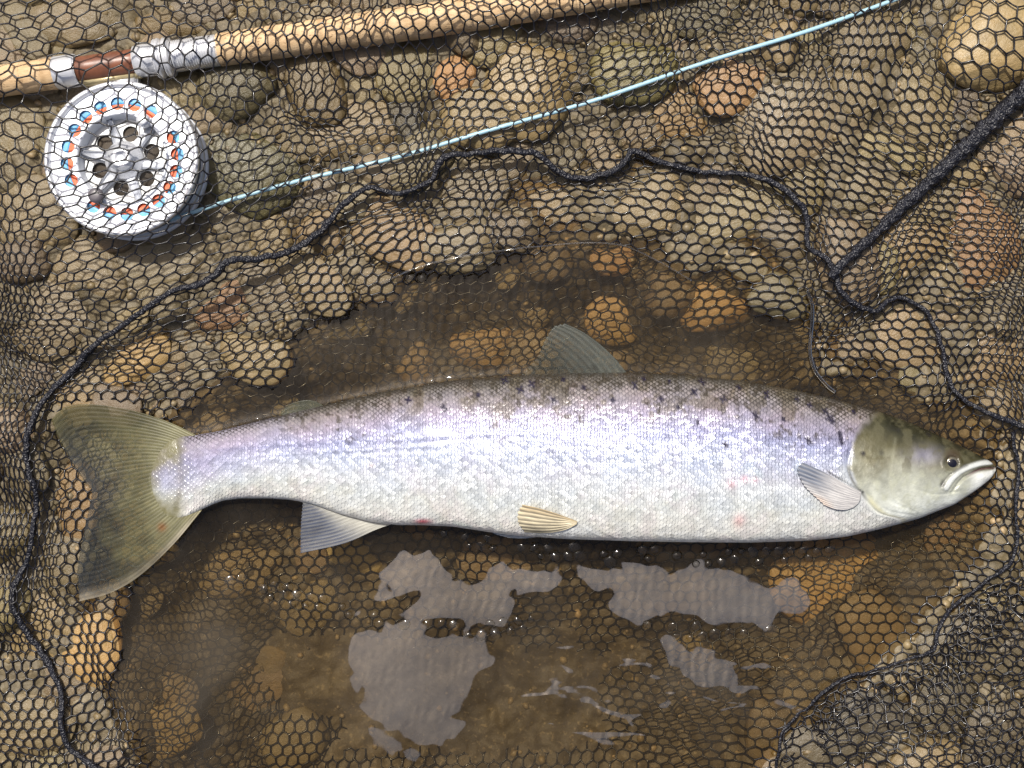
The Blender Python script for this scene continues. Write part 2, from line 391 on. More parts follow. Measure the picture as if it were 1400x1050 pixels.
def smooth_profile(f):
    xs = np.arange(192, 1364, 1.0); y = f(xs); k = 9
    ker = np.hanning(2 * k + 3)[1:-1]; ker /= ker.sum()
    yp = np.concatenate([2 * y[0] - y[1:k + 1][::-1], y, 2 * y[-1] - y[-k - 1:-1][::-1]])
    ys = np.convolve(yp, ker, 'valid'); wgt = sstep(1362, 1335, xs) * sstep(194, 225, xs)
    return lambda x: np.interp(x, xs, y * (1 - wgt) + ys * wgt)
fish_top = smooth_profile(fish_top); fish_bot = smooth_profile(fish_bot)
THICK = [(204, 3.6), (211, 5.6), (220, 7.4), (240, 10.5), (270, 20), (320, 29), (400, 37), (500, 48), (600, 56), (750, 64), (900, 67), (1020, 66), (1120, 61), (1180, 58), (1240, 50), (1300, 35), (1335, 22), (1352, 13), (1361.5, 1.5)]
TH = np.array(THICK, float); fish_thick = lambda x: np.interp(x, TH[:, 0], TH[:, 1])
FISH_Z = 0.006

pool_sd = poly_sd(GX, GY, POOL)
pool_n = pool_sd + (fbm(GX, GY, 70, 3) - 0.5) * 36
ground = np.where(pool_n > 0, -0.006 - 0.036 * sstep(0, 120, pool_n), 0.004 * sstep(0, 40, -pool_n) + 0.010 * sstep(40, 300, -pool_n)) - 0.0015
ground += (fbm(GX, GY, 150, 5) - 0.5) * 0.014 + (fbm(GX, GY, 44, 9) - 0.5) * 0.012
ground -= 0.020 * np.exp(-((GX - 760) / 260) ** 2 - ((GY - 960) / 110) ** 2)
def under_fish(X, Y):
    top, bot, t = fish_top(X), fish_bot(X), fish_thick(X)
    c = (top + bot) / 2; h = (bot - top) / 2 + 14
    q = 1 - ((Y - c) / np.maximum(h, 1)) ** 2
    ok = (q > 0) & (X > 205) & (X < 1358)
    return np.where(ok, FISH_Z - (t + 4) * S * np.sqrt(np.clip(q, 0, 1)) * 0.95, 9.0)
ceil_f = under_fish(GX, GY)
ground = np.minimum(ground, ceil_f - 0.006)

# stones: (px, py, rx, ry, rot degrees, height factor, tint)
W1 = (1, 1, 1)
NAMED = [(722, 118, 88, 66, 70, .62, (1.5, 1.35, 1.1)), (865, 100, 62, 52, 20, .6, (.8, .85, .6)), (1345, 65, 84, 70, 35, .55, (1.5, 1.4, 1.2)), (985, 412, 62, 46, 10, .6, (1.9, 1.55, 1.2)),
         (1150, 800, 84, 88, 60, .5, (2.0, 1.7, 1.3)), (845, 432, 40, 44, 80, .6, (1.7, 1.5, 1.15)), (662, 472, 52, 36, 5, .6, (1.8, 1.5, 1.15)), (560, 492, 40, 30, 90, .6, (1.5, 1.3, 1.05)),
         (622, 112, 40, 30, 60, .6, (1.9, 1.3, .9)), (330, 120, 60, 46, 40, .6, (.5, .52, .45)), (838, 348, 34, 30, 15, .6, (1.7, 1.4, 1.2)), (462, 440, 46, 26, 170, .45, (.9, .9, .7)),
         (330, 230, 96, 60, 150, .5, (.55, .58, .4)), (200, 365, 88, 46, 25, .5, W1), (470, 180, 80, 46, 5, .5, (1.0, .9, .75)), (560, 160, 30, 62, 10, .6, (.45, .45, .42)),
         (1090, 160, 100, 80, 20, .45, W1), (1000, 110, 66, 44, 40, .5, (1.5, 1.1, .8)), (930, 150, 50, 44, 0, .5, (1.25, 1.0, .7)), (1250, 150, 70, 52, 140, .45, (1.1, 1.05, .9)),
         (1240, 330, 60, 50, 60, .45, (1.2, 1.0, .7)), (1340, 330, 52, 80, 10, .45, (1.3, .95, .75)), (1180, 250, 60, 40, 30, .45, (.8, .8, .75)), (1010, 290, 70, 50, 10, .45, (.9, .9, .8)),
         (890, 280, 60, 44, 30, .45, (1.1, 1.0, .8)), (760, 280, 60, 40, 170, .45, (1.0, .9, .75)), (650, 260, 56, 44, 30, .45, (.9, .85, .8)), (540, 320, 70, 44, 150, .45, (1.2, 1.0, .8)),
         (430, 390, 60, 36, 150, .45, (1.0, .95, .8)), (310, 420, 50, 30, 30, .45, (1.2, .85, .7)), (180, 490, 60, 40, 20, .5, (1.7, 1.4, .95)), (80, 430, 70, 56, 60, .45, (.9, .85, .8)),
         (60, 300, 60, 60, 0, .45, (.85, .8, .7)), (110, 30, 80, 44, 10, .5, (.8, .75, .6)), (250, 30, 60, 30, 0, .5, (.7, .6, .4)), (20, 190, 50, 64, 0, .45, (1.0, .95, .8)),
         (110, 690, 34, 60, 5, .45, (1.2, .95, .7)), (60, 860, 50, 70, 0, .4, (1.1, 1.0, .8)), (120, 900, 44, 70, 150, .5, (1.8, 1.5, 1.0)), (40, 990, 70, 50, 0, .4, (1.0, .95, .85)),
         (210, 1010, 60, 40, 20, .42, (1.3, 1.15, .75)), (300, 800, 50, 36, 0, .3, (.9, .85, .7)), (470, 770, 46, 30, 160, .5, (1.7, 1.6, 1.1)), (340, 960, 60, 36, 30, .25, (.9, .8, .7)),
         (700, 770, 90, 36, 5, .2, (.8, .75, .7)), (930, 815, 90, 44, 5, .25, (.8, .75, .7)), (960, 900, 60, 36, 150, .3, (1.0, .95, .7)), 
         (1190, 545, 70, 24, 170, .4, (1.6, 1.3, 1.0)), (1210, 640, 60, 40, 0, .3, W1), (1310, 740, 40, 36, 0, .35, (.8, .7, .6)), (1370, 700, 50, 70, 0, .45, (.9, .85, .8)),
         (1330, 880, 80, 60, 20, .4, (.6, .6, .6)), (1200, 990, 90, 60, 0, .36, (.42, .42, .43)), (1370, 1010, 70, 60, 0, .36, (.5, .49, .48)), (1290, 960, 50, 40, 60, .36, (.42, .43, .44)), (1120, 1030, 60, 46, 20, .36, (.45, .45, .45)), (1390, 900, 60, 60, 0, .4, (.55, .54, .52)),
         (1360, 480, 60, 60, 0, .45, (1.1, .95, .8)), (1245, 460, 60, 50, 0, .45, (1.0, .9, .8)), (430, 30, 70, 40, 10, .5, (.9, .85, .7)), (960, 30, 60, 36, 0, .5, (.6, .6, .5)), (1180, 60, 60, 50, 20, .45, (.9, .85, .75))]
stones = list(NAMED)
for k in range(5200):
    if len(stones) >= 285: break
    x = random.uniform(-60, 1460); y = random.uniform(-60, 1110)
    if poly_sd(np.array([x]), np.array([y]), POOL)[0] > 25 and (random.random() < 0.85 or (420 < x < 1060 and y > 850)): continue
    r = random.choice([24, 30, 36, 42, 48, 56])
    if any(math.hypot(x - q[0], y - q[1]) < 0.62 * (r + min(q[2], q[3])) for q in stones): continue
    t = random.uniform(.7, 1.25)
    stones.append((x, y, r * random.uniform(.95, 1.4), r * random.uniform(.7, 1.0), random.uniform(0, 180), random.uniform(.45, .65), (t, t * random.uniform(.9, 1), t * random.uniform(.75, 1.0))))

def stone_mesh(k):
    bm = bmesh.new(); bmesh.ops.create_icosphere(bm, subdivisions=3, radius=1.0)
    o = Vector((k * 13.7, k * 5.1, k * 2.3))
    for v in bm.verts:
        p = v.co.copy()
        f = 1 + 0.15 * mnoise.noise(p * 0.9 + o) + 0.09 * mnoise.noise(p * 2.1 + o) + 0.03 * mnoise.noise(p * 5.5 + o)
        sq = 0.86 + 0.14 * (abs(p.x) ** 4 + abs(p.y) ** 4 + abs(p.z) ** 4)
        v.co = p * f / sq * 0.95
    for q in range(k % 4 + (k % 3 == 0)):      # broken faces
        a = q * 2.1 + k; nrm_ = Vector((math.cos(a), math.sin(a), 0.35)).normalized(); lim = 0.68 + 0.06 * q
        for v in bm.verts:
            dd = v.co.dot(nrm_) - lim
            if dd > 0: v.co -= nrm_ * dd * 0.85
    me = bpy.data.meshes.new("river_stone"); bm.to_mesh(me); bm.free(); me.materials.append(M['stone'])
    for p in me.polygons: p.use_smooth = True
    return me
SM = [stone_mesh(k) for k in range(9)]
SMV = [np.array([v.co[:] for v in m.vertices]) for m in SM]

def bilin(F, px, py):
    x = np.clip((np.asarray(px, float) - G0x) / GS, 0, NX - 1.001); y = np.clip((np.asarray(py, float) - G0y) / GS, 0, NY - 1.001)
    i = x.astype(int); j = y.astype(int); fx = x - i; fy = y - j
    return (F[i, j] * (1 - fx) + F[i + 1, j] * fx) * (1 - fy) + (F[i, j + 1] * (1 - fx) + F[i + 1, j + 1] * fx) * fy

surf = ground.copy(); placed = []
for si, (x, y, rx, ry, rot, hf, tint) in enumerate(stones):
    big_ = hf >= .55 and min(rx, ry) > 29; hf *= 0.66 if big_ else 0.42; c = hf * min(rx, ry) * S
    zc = float(bilin(ground, x, y)) + c * (0.0 if big_ else -0.30)
    ca, sa = math.cos(R(rot)), math.sin(R(rot))
    for _ in range(12):
        dx, dy = GX - x, -(GY - y)
        a = (dx * ca + dy * sa) / rx; b = (-dx * sa + dy * ca) / ry
        q = 1 - a * a - b * b
        top = np.where(q > 0, zc + c * np.sqrt(np.clip(q, 0, 1)) * 1.05, -9)
        if (top > ceil_f - 0.003).any(): zc -= 0.004
        elif poly_sd(np.array([x]), np.array([y]), POOL)[0] > 12 and top.max() > -0.004: zc -= 0.003
        else: break
    sv = SMV[si % 9]; sv = sv[sv[:, 2] > 0]; lx, ly = sv[:, 0] * rx, sv[:, 1] * ry
    ii = np.clip(((x + lx * ca - ly * sa) - G0x) / GS + .5, 1, NX - 2).astype(int); jj = np.clip(((y - (lx * sa + ly * ca)) - G0y) / GS + .5, 1, NY - 2).astype(int)
    for di in (-1, 0, 1):
        for dj in (-1, 0, 1): np.maximum.at(surf, (ii + di, jj + dj), zc + sv[:, 2] * c)
    surf = np.maximum(surf, top); placed.append((x, y, rx, ry, rot, c, zc, tint))

# what the net is draped over: the bed, the rod, the reel and the fly line
ROD_A, ROD_B = (-120, 128.0), (1000, -31.0); ROD_Z = 0.027; ROD_R = 22 * S
REEL_C = (165, 216); REEL_TOP = 0.046; REEL_BOT = 0.010; REEL_R = 106
LINE_PTS = [(232, 299), (330, 270), (450, 237), (600, 199), (800, 140), (1000, 75), (1120, 36), (1260, -12)]
def wl(p, z): k = (H - z) / H; return (700 + (p[0] - 700) * k, 525 + (p[1] - 525) * k)
WROD_A, WROD_B = wl(ROD_A, ROD_Z), wl(ROD_B, ROD_Z); WREEL = wl(REEL_C, REEL_TOP); WLINE = [wl(p, 0.022) for p in LINE_PTS]
drape = surf.copy()
d = seg_dist(GX, GY, WROD_A, WROD_B); q = 1 - (d * S / ROD_R) ** 2
drape = np.maximum(drape, np.where(q > -0.2, ROD_Z + ROD_R * np.sqrt(np.clip(q, 0, 1)), -9))
d = np.hypot(GX - WREEL[0], GY - WREEL[1])
drape = np.maximum(drape, np.where(d < REEL_R + 6, REEL_TOP + 0.004, -9))
d = line_dist(GX, GY, WLINE); drape = np.maximum(drape, np.where(d < 8, 0.024, -9))
for _ in range(60):
    e = drape.copy()
    for sx, sy, k in ((1, 0, 1), (-1, 0, 1), (0, 1, 1), (0, -1, 1), (1, 1, 1.414), (1, -1, 1.414), (-1, 1, 1.414), (-1, -1, 1.414)):
        e = np.maximum(e, np.roll(np.roll(drape, sx, 0), sy, 1) - 0.42 * k * GS * S)
    drape = e
netz = drape.copy()
for _ in range(5):
    netz = (netz + np.roll(netz, 1, 0) + np.roll(netz, -1, 0) + np.roll(netz, 1, 1) + np.roll(netz, -1, 1)) / 5
hard = surf.copy()
d = seg_dist(GX, GY, WROD_A, WROD_B); q = 1 - (d * S / ROD_R) ** 2
hard = np.maximum(hard, np.where(q > 0, ROD_Z + 0.0015 + 1.08 * ROD_R * np.clip(q, 0, 1) ** .35, -9))
hard = np.maximum(hard, np.where(np.hypot(GX - WREEL[0], GY - WREEL[1]) < REEL_R + 4, REEL_TOP + 0.004, -9))
netz = np.where(pool_sd > 20, np.minimum(netz, -0.0035), netz)
netz = np.maximum(netz, hard + 0.0015)
# silt lies over the net in the deepest part of the pool
silt = 1.35 * np.exp(-((GX - 790) / 310) ** 2 - (np.minimum(GY - 1000, 0) / 95) ** 2) + 0.8 * np.exp(-((GX - 400) / 130) ** 2 - ((GY - 930) / 80) ** 2)
silt = sstep(0.30, 0.75, silt + (fbm(GX, GY, 46, 21) - .5) * 0.9)
netz = netz - 0.010 * silt * (surf < ground + 0.004)
TAIL = [(262, 604), (225, 580), (180, 566), (130, 558), (85, 566), (100, 630), (126, 673), (112, 744), (110, 815), (150, 805), (190, 782), (232, 742), (258, 704)]
tl = sstep(-45, 4, poly_sd(GX, GY, TAIL)) * sstep(235, 195, GX)
netz = np.where(tl > 0, np.maximum(netz, netz * (1 - tl) + 0.0052 * tl), netz); netz = np.where(poly_sd(GX, GY, TAIL) > -14, np.minimum(netz, 0.0052), netz)
netz = np.minimum(netz, ceil_f - 0.002)

def grow_axis(lo, hi, step, far):
    core = np.arange(lo, hi + step, step); s = step; a = [core[-1]]
    while a[-1] < far: s *= 1.35; a.append(a[-1] + s)
    b = [core[0]]; s = step
    while b[-1] > -far: s *= 1.35; b.append(b[-1] - s)
    return np.concatenate([b[1:][::-1], core, a[1:]])

ax = grow_axis(-232, 1632, 4, 30000); ay = grow_axis(-232, 1280, 4, 30000)
AX, AY = np.meshgrid(ax, ay, indexing='ij')
gz = bilin(ground, AX, AY) + (fbm(AX, AY, 14, 31) - 0.5) * 0.0035
bv = np.stack([(AX - 700) * S, (525 - AY) * S, gz], -1).reshape(-1, 3)
riverbed = mesh_np("riverbed", bv, grid_quads(len(ax), len(ay))[:, ::-1], M['bed']); riverbed["kind"] = "structure"
vattr(riverbed, "mud", np.where((np.abs(AX - 700) < 930) & (np.abs(AY - 525) < 750), sstep(-4, 40, bilin(pool_n, AX, AY)), 0).reshape(-1), 'FLOAT')

# ------------------------------------------------------------------ stones of the riverbed
for i, (x, y, rx, ry, rot, c, zc, tint) in enumerate(placed):
    o = bpy.data.objects.new("river_stone", SM[i % 9]); col.objects.link(o); o.parent = riverbed
    o.location = ((x - 700) * S, (525 - y) * S, zc); o.rotation_euler = (0, 0, R(rot)); o.scale = (rx * S, ry * S, c); o.color = (*tint, 1)

# fine gravel between the stones: nobody could count it
def gravel(n=2600):
    bm = bmesh.new(); bmesh.ops.create_icosphere(bm, subdivisions=1, radius=1.0)
    bv = np.array([v.co[:] for v in bm.verts]); bt = np.array([[v.index for v in f.verts] for f in bm.faces]); bm.free()
    V = []; T = []; base = 0
    xs = RNG.uniform(-60, 1460, n); ys = RNG.uniform(-60, 1110, n); rr = RNG.uniform(2.2, 8, n)
    inp = poly_sd(xs, ys, POOL); zz = bilin(ground, xs, ys); cf = bilin(ceil_f, xs, ys)
    for k in range(n):
        if zz[k] + rr[k] * S > cf[k] - 0.003: continue
        if inp[k] > 20 and RNG.random() < 0.7: continue
        m = bv * (1 + RNG.uniform(-.2, .2, (len(bv), 1))) * np.array([rr[k], rr[k] * RNG.uniform(.6, 1), rr[k] * .55]) * S
        a = RNG.uniform(0, 6.28); ca, sa = math.cos(a), math.sin(a)
        m = np.stack([m[:, 0] * ca - m[:, 1] * sa, m[:, 0] * sa + m[:, 1] * ca, m[:, 2]], 1) + np.array([(xs[k] - 700) * S, (525 - ys[k]) * S, zz[k] + 0.0006])
        V.append(m); T.append(bt + base); base += len(bv)
    n_ = NT("fine_gravel"); c = n_.coord("Object")
    vo = n_.n("ShaderNodeTexVoronoi", {"Scale": 120.0}); n_.put(vo.inputs["Vector"], c)
    sp = n_.n("ShaderNodeSeparateColor"); n_.put(sp.inputs[0], vo.outputs["Color"])
    b = n_.ramp(sp.outputs[0], [(0.0, (0.10, 0.07, 0.03)), (0.4, (0.24, 0.18, 0.09)), (0.7, (0.15, 0.12, 0.075)), (1.0, (0.34, 0.24, 0.12))])
    o = mesh_np("gravel", np.concatenate(V), None, n_.done(n_.bsdf(Base_Color=b, Roughness=0.5)), riverbed, True, np.concatenate(T)); o["kind"] = "stuff"
gravel()

# ------------------------------------------------------------------ water
GLARE_PATCHES = [[(478, 885), (500, 854), (560, 856), (672, 864), (655, 915), (622, 950), (622, 985), (604, 1026), (560, 1016), (512, 980), (484, 930)],  # outlines of the sky reflections painted onto the water
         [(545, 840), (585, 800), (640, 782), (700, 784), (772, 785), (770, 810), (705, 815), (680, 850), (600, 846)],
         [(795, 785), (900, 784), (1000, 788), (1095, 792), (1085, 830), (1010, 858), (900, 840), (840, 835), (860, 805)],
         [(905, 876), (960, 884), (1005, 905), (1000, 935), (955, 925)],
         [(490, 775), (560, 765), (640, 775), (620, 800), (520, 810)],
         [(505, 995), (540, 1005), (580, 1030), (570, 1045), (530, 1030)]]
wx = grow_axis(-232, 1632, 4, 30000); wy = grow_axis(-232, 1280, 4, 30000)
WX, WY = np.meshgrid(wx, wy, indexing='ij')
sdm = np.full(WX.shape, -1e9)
for f in GLARE_PATCHES: sdm = np.maximum(sdm, poly_sd(WX, WY, f))
sky_glare = 0.5 + np.clip(sdm / 60.0, -0.9, 0.45)
glint_fleck = np.exp(-((WX - 830) / 150) ** 2 - ((WY - 950) / 80) ** 2)  # area where painted ripple glints are scattered
glint_fleck = np.maximum(glint_fleck, np.exp(-((WX - 1000) / 90) ** 2 - ((WY - 935) / 50) ** 2))
rip = 0.5 * np.exp(-((WX - 470) / 130) ** 2 - ((WY - 460) / 60) ** 2) + np.exp(-((WX - 850) / 130) ** 2 - ((WY - 960) / 70) ** 2) + 0.15
wz = 0.0004 * (fbm(WX, WY, 60, 77) - 0.5) + 0.0002 * (fbm(WX, WY, 18, 78) - 0.5)
wz += np.where(np.abs(WX) < 1700, 0.0016 * np.exp(-np.clip(np.abs(poly_sd(WX, WY, [tuple(p) for p in FISH_TOP[3:]] + [tuple(p) for p in FISH_BOT[3:]][::-1])), 0, 1e4) / 7.0), 0)
wv_ = np.stack([(WX - 700) * S, (525 - WY) * S, wz], -1).reshape(-1, 3)
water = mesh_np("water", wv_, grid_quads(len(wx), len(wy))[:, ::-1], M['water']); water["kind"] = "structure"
vattr(water, "sky_glare", sky_glare.reshape(-1), 'FLOAT'); murk = 0.30 * np.exp(-((WX - 330) / 130) ** 2 - ((WY - 900) / 110) ** 2) + 0.22 * np.exp(-((WX - 760) / 260) ** 2 - ((WY - 960) / 110) ** 2) + 0.25 * np.exp(-((WX - 1240) / 60) ** 2 - ((WY - 760) / 60) ** 2) + 0.2 * np.exp(-((WX - 800) / 300) ** 2 - ((WY - 480) / 40) ** 2)
vattr(water, "glint_fleck", glint_fleck.reshape(-1), 'FLOAT'); vattr(water, "murk", murk.reshape(-1), 'FLOAT'); vattr(water, "ripple", rip.reshape(-1), 'FLOAT')

# ------------------------------------------------------------------ landing net
FOLDS = [((588, 110), (572, 300), 11, 13), ((18, 330), (28, 820), 42, 54), ((1150, 450), (1290, 190), 24, 20), ((1112, 290), (1112, 520), 12, 13), ((1288, 470), (1292, 640), 18, 18),
         ((1375, 230), (1385, 560), 36, 36), ((68, 690), (48, 800), 9, 9), ((115, 840), (175, 1010), 9, 9), ((215, 460), (400, 340), 9, 7), ((1020, 170), (1070, 270), 14, 12),
         ((430, 300), (590, 290), 9, 7), ((770, 250), (870, 260), 10, 7), ((1340, 790), (1250, 690), 14, 8), ((1395, 600), (1385, 800), 14, 14), ((905, 130), (930, 40), 12, 7), ((60, 545), (240, 430), 10, 9),
         ((740, 200), (790, 90), 14, 6), ((300, 340), (250, 240), 16, 6)]
_fr = random.Random(5)
for _ in range(75):
    x_, y_ = _fr.uniform(-20, 1420), _fr.uniform(-20, 1080)
    if poly_sd(np.array([x_]), np.array([y_]), POOL)[0] > -25 or (x_ < 330 and y_ < 340): continue
    a_ = _fr.uniform(0, math.pi); l_ = _fr.uniform(35, 90)
    FOLDS.append(((x_ - l_ * math.cos(a_), y_ - l_ * math.sin(a_)), (x_ + l_ * math.cos(a_), y_ + l_ * math.sin(a_)), _fr.uniform(7, 12), _fr.uniform(4, 9)))
SPREAD = [(1370, 60, 210, .40), (110, 90, 300, .44), (1230, 960, 150, .05), (620, 60, 200, .10)]
def G(p):
    x, y = p[:, 0], p[:, 1]
    gx_ = x.copy(); gy_ = y * 1.10
    for a, b, wd, A in FOLDS:
        dx, dy = b[0] - a[0], b[1] - a[1]; L = math.hypot(dx, dy); tx, ty = dx / L, dy / L; nx, ny = -ty, tx
        s = (x - a[0]) * tx + (y - a[1]) * ty; dd = (x - a[0]) * nx + (y - a[1]) * ny
        wob = 6 * np.sin(s / 23.0 + a[0]); wdw = sstep(-0.25 * L, 0.2 * L, s) * sstep(1.25 * L, 0.8 * L, s)
        g = A * np.tanh((dd + wob) / wd) * wdw * np.exp(-(dd / (9 * wd + 120)) ** 2)
        gx_ += nx * g; gy_ += ny * g
    for cx, cy, rr, k in SPREAD:
        e = k * np.exp(-((x - cx) ** 2 + (y - cy) ** 2) / rr ** 2); gx_ -= (x - cx) * e; gy_ -= (y - cy) * e
    gx_ += 26 * (fbm(x, y, 190, 41, 2) - .5) + 7 * (vnoise(x, y, 55, 43) - .5); gy_ += 26 * (fbm(x, y, 190, 42, 2) - .5) + 7 * (vnoise(x, y, 55, 44) - .5)
    gx_ += 0.10 * (y - 500) * np.sin(x / 420.0); gy_ -= 0.06 * (x - 700) * np.cos(y / 400.0)
    return np.stack([gx_, gy_], 1)
def invert(r):
    p = r.copy(); p[:, 1] /= 1.1
    for _ in range(30):
        f = G(p) - r; e = 0.5
        jx = (G(p + [e, 0]) - G(p - [e, 0])) / (2 * e); jy = (G(p + [0, e]) - G(p - [0, e])) / (2 * e)
        det = jx[:, 0] * jy[:, 1] - jx[:, 1] * jy[:, 0]; det = np.where(np.abs(det) < .15, .15, det)
        st = np.stack([(f[:, 0] * jy[:, 1] - f[:, 1] * jy[:, 0]) / det, (jx[:, 0] * f[:, 1] - jx[:, 1] * f[:, 0]) / det], 1)
        ln = np.linalg.norm(st, axis=1, keepdims=True); p -= st * np.minimum(1, 9 / np.maximum(ln, 1e-6)) * 0.8
    return p
def hex_lattice(a, x0, x1, y0, y1, rot=0.0):
    rad = a / math.sqrt(3); vid = {}; vs = []; es = set(); cs = []
    dy = rad * 1.5; ca, sa = math.cos(rot), math.sin(rot)
    for j in range(int((y1 - y0) / dy) + 1):
        for i in range(int((x1 - x0) / a) + 1):
            cx = x0 + i * a + (a / 2 if j % 2 else 0); cy = y0 + j * dy; ids = []
            for k in range(6):
                t = R(30 + 60 * k); x, y = cx + rad * math.cos(t), cy + rad * math.sin(t); key = (round(x * 4), round(y * 4))
                for kk in ((0, 0), (1, 0), (-1, 0), (0, 1), (0, -1)):
                    if (key[0] + kk[0], key[1] + kk[1]) in vid: key = (key[0] + kk[0], key[1] + kk[1]); break
                if key not in vid: vid[key] = len(vs); vs.append((x, y))
                ids.append(vid[key])
            cs.append(ids)
            for k in range(6): es.add((min(ids[k], ids[(k + 1) % 6]), max(ids[k], ids[(k + 1) % 6])))
    return np.array(vs), np.array(sorted(es)), cs

def strand_mesh(name, V3, E, rad, parent, mat):
    """every strand of the net a thin five-sided tube, thicker at the knots"""
    A = V3[E[:, 0]]; B = V3[E[:, 1]]; D = B - A; L = np.linalg.norm(D, axis=1, keepdims=True); D = D / np.maximum(L, 1e-9)
    up = np.array([0, 0, 1.0]); N1 = np.cross(D, up); N1 /= np.maximum(np.linalg.norm(N1, axis=1, keepdims=True), 1e-6); N2 = np.cross(N1, D)
    rings = []; ns = 5
    sag = RNG.uniform(-.05, .05, (len(E), 1)) * L
    for t, k in ((-0.03, 1.25), (0.16, 1.12), (0.5, 0.92), (0.84, 1.12), (1.03, 1.25)):
        c = A + D * L * t + N1 * sag * (4 * t * (1 - t))
        for q in range(ns):
            th = 2 * math.pi * q / ns
            rings.append(c + rad * k * (N1 * math.cos(th) + N2 * math.sin(th)))
    nr = 5; V = np.stack(rings, 1).reshape(-1, 3)
    f = []
    for r in range(nr - 1):
        for q in range(ns): f.append([r * ns + q, r * ns + (q + 1) % ns, (r + 1) * ns + (q + 1) % ns, (r + 1) * ns + q])
    f = np.array(f); Q = (f[None] + (np.arange(len(E)) * nr * ns)[:, None, None]).reshape(-1, 4)
    return mesh_np(name, V, Q, mat, parent)

net = empty("landing_net", P(120, 560, 0.0), "black hexagonal mesh landing net spread under the silver fish", "landing net")
CELL = 16.6
vs, es, cells = hex_lattice(CELL, -330, 1760, -320, 1500)
nv = invert(vs); nv += RNG.normal(0, 0.75, nv.shape)
FOLD_EDGE = [(1420, 770), (1345, 800), (1300, 835), (1278, 880), (1230, 905), (1150, 930), (1105, 965), (1070, 1000), (1058, 1070)]
FOLD_POLY = FOLD_EDGE + [(1058, 1160), (1560, 1160), (1560, 740)]
inb = (nv[:, 0] > -110) & (nv[:, 0] < 1510) & (nv[:, 1] > -110) & (nv[:, 1] < 1150)
fz = bilin(netz, nv[:, 0], nv[:, 1])
for a, b, wd, A in FOLDS:
    dd = seg_dist(nv[:, 0], nv[:, 1], a, b); fz += A * 0.16 * S * np.exp(-(dd / (wd * 1.2)) ** 2) * (fz > -0.002)
fz = np.minimum(fz, bilin(ceil_f, nv[:, 0], nv[:, 1]) - 0.002)
V3 = np.stack([(nv[:, 0] - 700) * S, (525 - nv[:, 1]) * S, fz], 1)
k_ = (H - V3[:, 2:3]) / H * 0 + 1
elen = np.linalg.norm(nv[es[:, 0]] - nv[es[:, 1]], axis=1)
keep = inb[es[:, 0]] & inb[es[:, 1]] & (elen < 30)
E = es[keep]
netting = strand_mesh("netting", V3, E, 1.16 * S, None, M['net']); reparent(netting, net); netting["kind"] = "stuff"

# the side of the bag folded over in the corner
def Gf(p):
    x, y = p[:, 0], p[:, 1]; gx_, gy_ = x.copy(), y * 1.0
    for a, b in zip(FOLD_EDGE[:-1], FOLD_EDGE[1:]):
        pass
    d = -line_dist(x, y, FOLD_EDGE)
    gx_ += 14 * (fbm(x, y, 120, 61, 2) - .5); gy_ += 14 * (fbm(x, y, 120, 62, 2) - .5)
    return np.stack([gx_, gy_], 1)
fv_, fe, _c = hex_lattice(21.0, 1020, 1560, 720, 1170)
d_in = poly_sd(fv_[:, 0], fv_[:, 1], FOLD_POLY)
ang = R(8); fp = fv_.copy()
fp[:, 0] = 1250 + (fv_[:, 0] - 1250) * math.cos(ang) - (fv_[:, 1] - 950) * math.sin(ang); fp[:, 1] = 950 + (fv_[:, 0] - 1250) * math.sin(ang) + (fv_[:, 1] - 950) * math.cos(ang)
fp[:, 0] += 20 * (fbm(fp[:, 0], fp[:, 1], 120, 61, 2) - .5); fp[:, 1] += 20 * (fbm(fp[:, 0], fp[:, 1], 120, 62, 2) - .5)
d_in = poly_sd(fp[:, 0], fp[:, 1], FOLD_POLY)
# squeeze cells towards the fold edge
gxn = (poly_sd(fp[:, 0] + 1, fp[:, 1], FOLD_POLY) - poly_sd(fp[:, 0] - 1, fp[:, 1], FOLD_POLY)) / 2
gyn = (poly_sd(fp[:, 0], fp[:, 1] + 1, FOLD_POLY) - poly_sd(fp[:, 0], fp[:, 1] - 1, FOLD_POLY)) / 2
dn = np.where((d_in > 0) & (d_in < 60), 60 * (np.clip(d_in, 0, 60) / 60) ** 1.9, d_in)
fp[:, 0] += gxn * (dn - d_in); fp[:, 1] += gyn * (dn - d_in)
fzz = np.maximum(bilin(netz, fp[:, 0], fp[:, 1]), 0.0) + 0.004 + 0.012 * sstep(0, 70, dn)
F3 = np.stack([(fp[:, 0] - 700) * S, (525 - fp[:, 1]) * S, fzz], 1)
v2, e2, _c = hex_lattice(15.5, 1020, 1560, 720, 1170)
p2 = v2.copy(); ang2 = R(-23); p2[:, 0] = 1250 + (v2[:, 0] - 1250) * math.cos(ang2) - (v2[:, 1] - 950) * math.sin(ang2); p2[:, 1] = 950 + (v2[:, 0] - 1250) * math.sin(ang2) + (v2[:, 1] - 950) * math.cos(ang2)
p2[:, 0] += 34 * (fbm(p2[:, 0], p2[:, 1], 90, 63, 2) - .5); p2[:, 1] += 34 * (fbm(p2[:, 0], p2[:, 1], 90, 64, 2) - .5)
d2 = poly_sd(p2[:, 0], p2[:, 1], FOLD_POLY); z2 = np.maximum(bilin(netz, p2[:, 0], p2[:, 1]), 0.0) + 0.002
k2 = (d2[e2[:, 0]] > 3) & (d2[e2[:, 1]] > 3) & (d2[e2[:, 0]] < 48 + 70 * (fbm(p2[e2[:, 0], 0], p2[e2[:, 0], 1], 110, 65) - .5))
under_fold = strand_mesh("folded_netting", np.stack([(p2[:, 0] - 700) * S, (525 - p2[:, 1]) * S, z2], 1), e2[k2], 0.95 * S, None, M['net']); reparent(under_fold, net); under_fold["kind"] = "stuff"
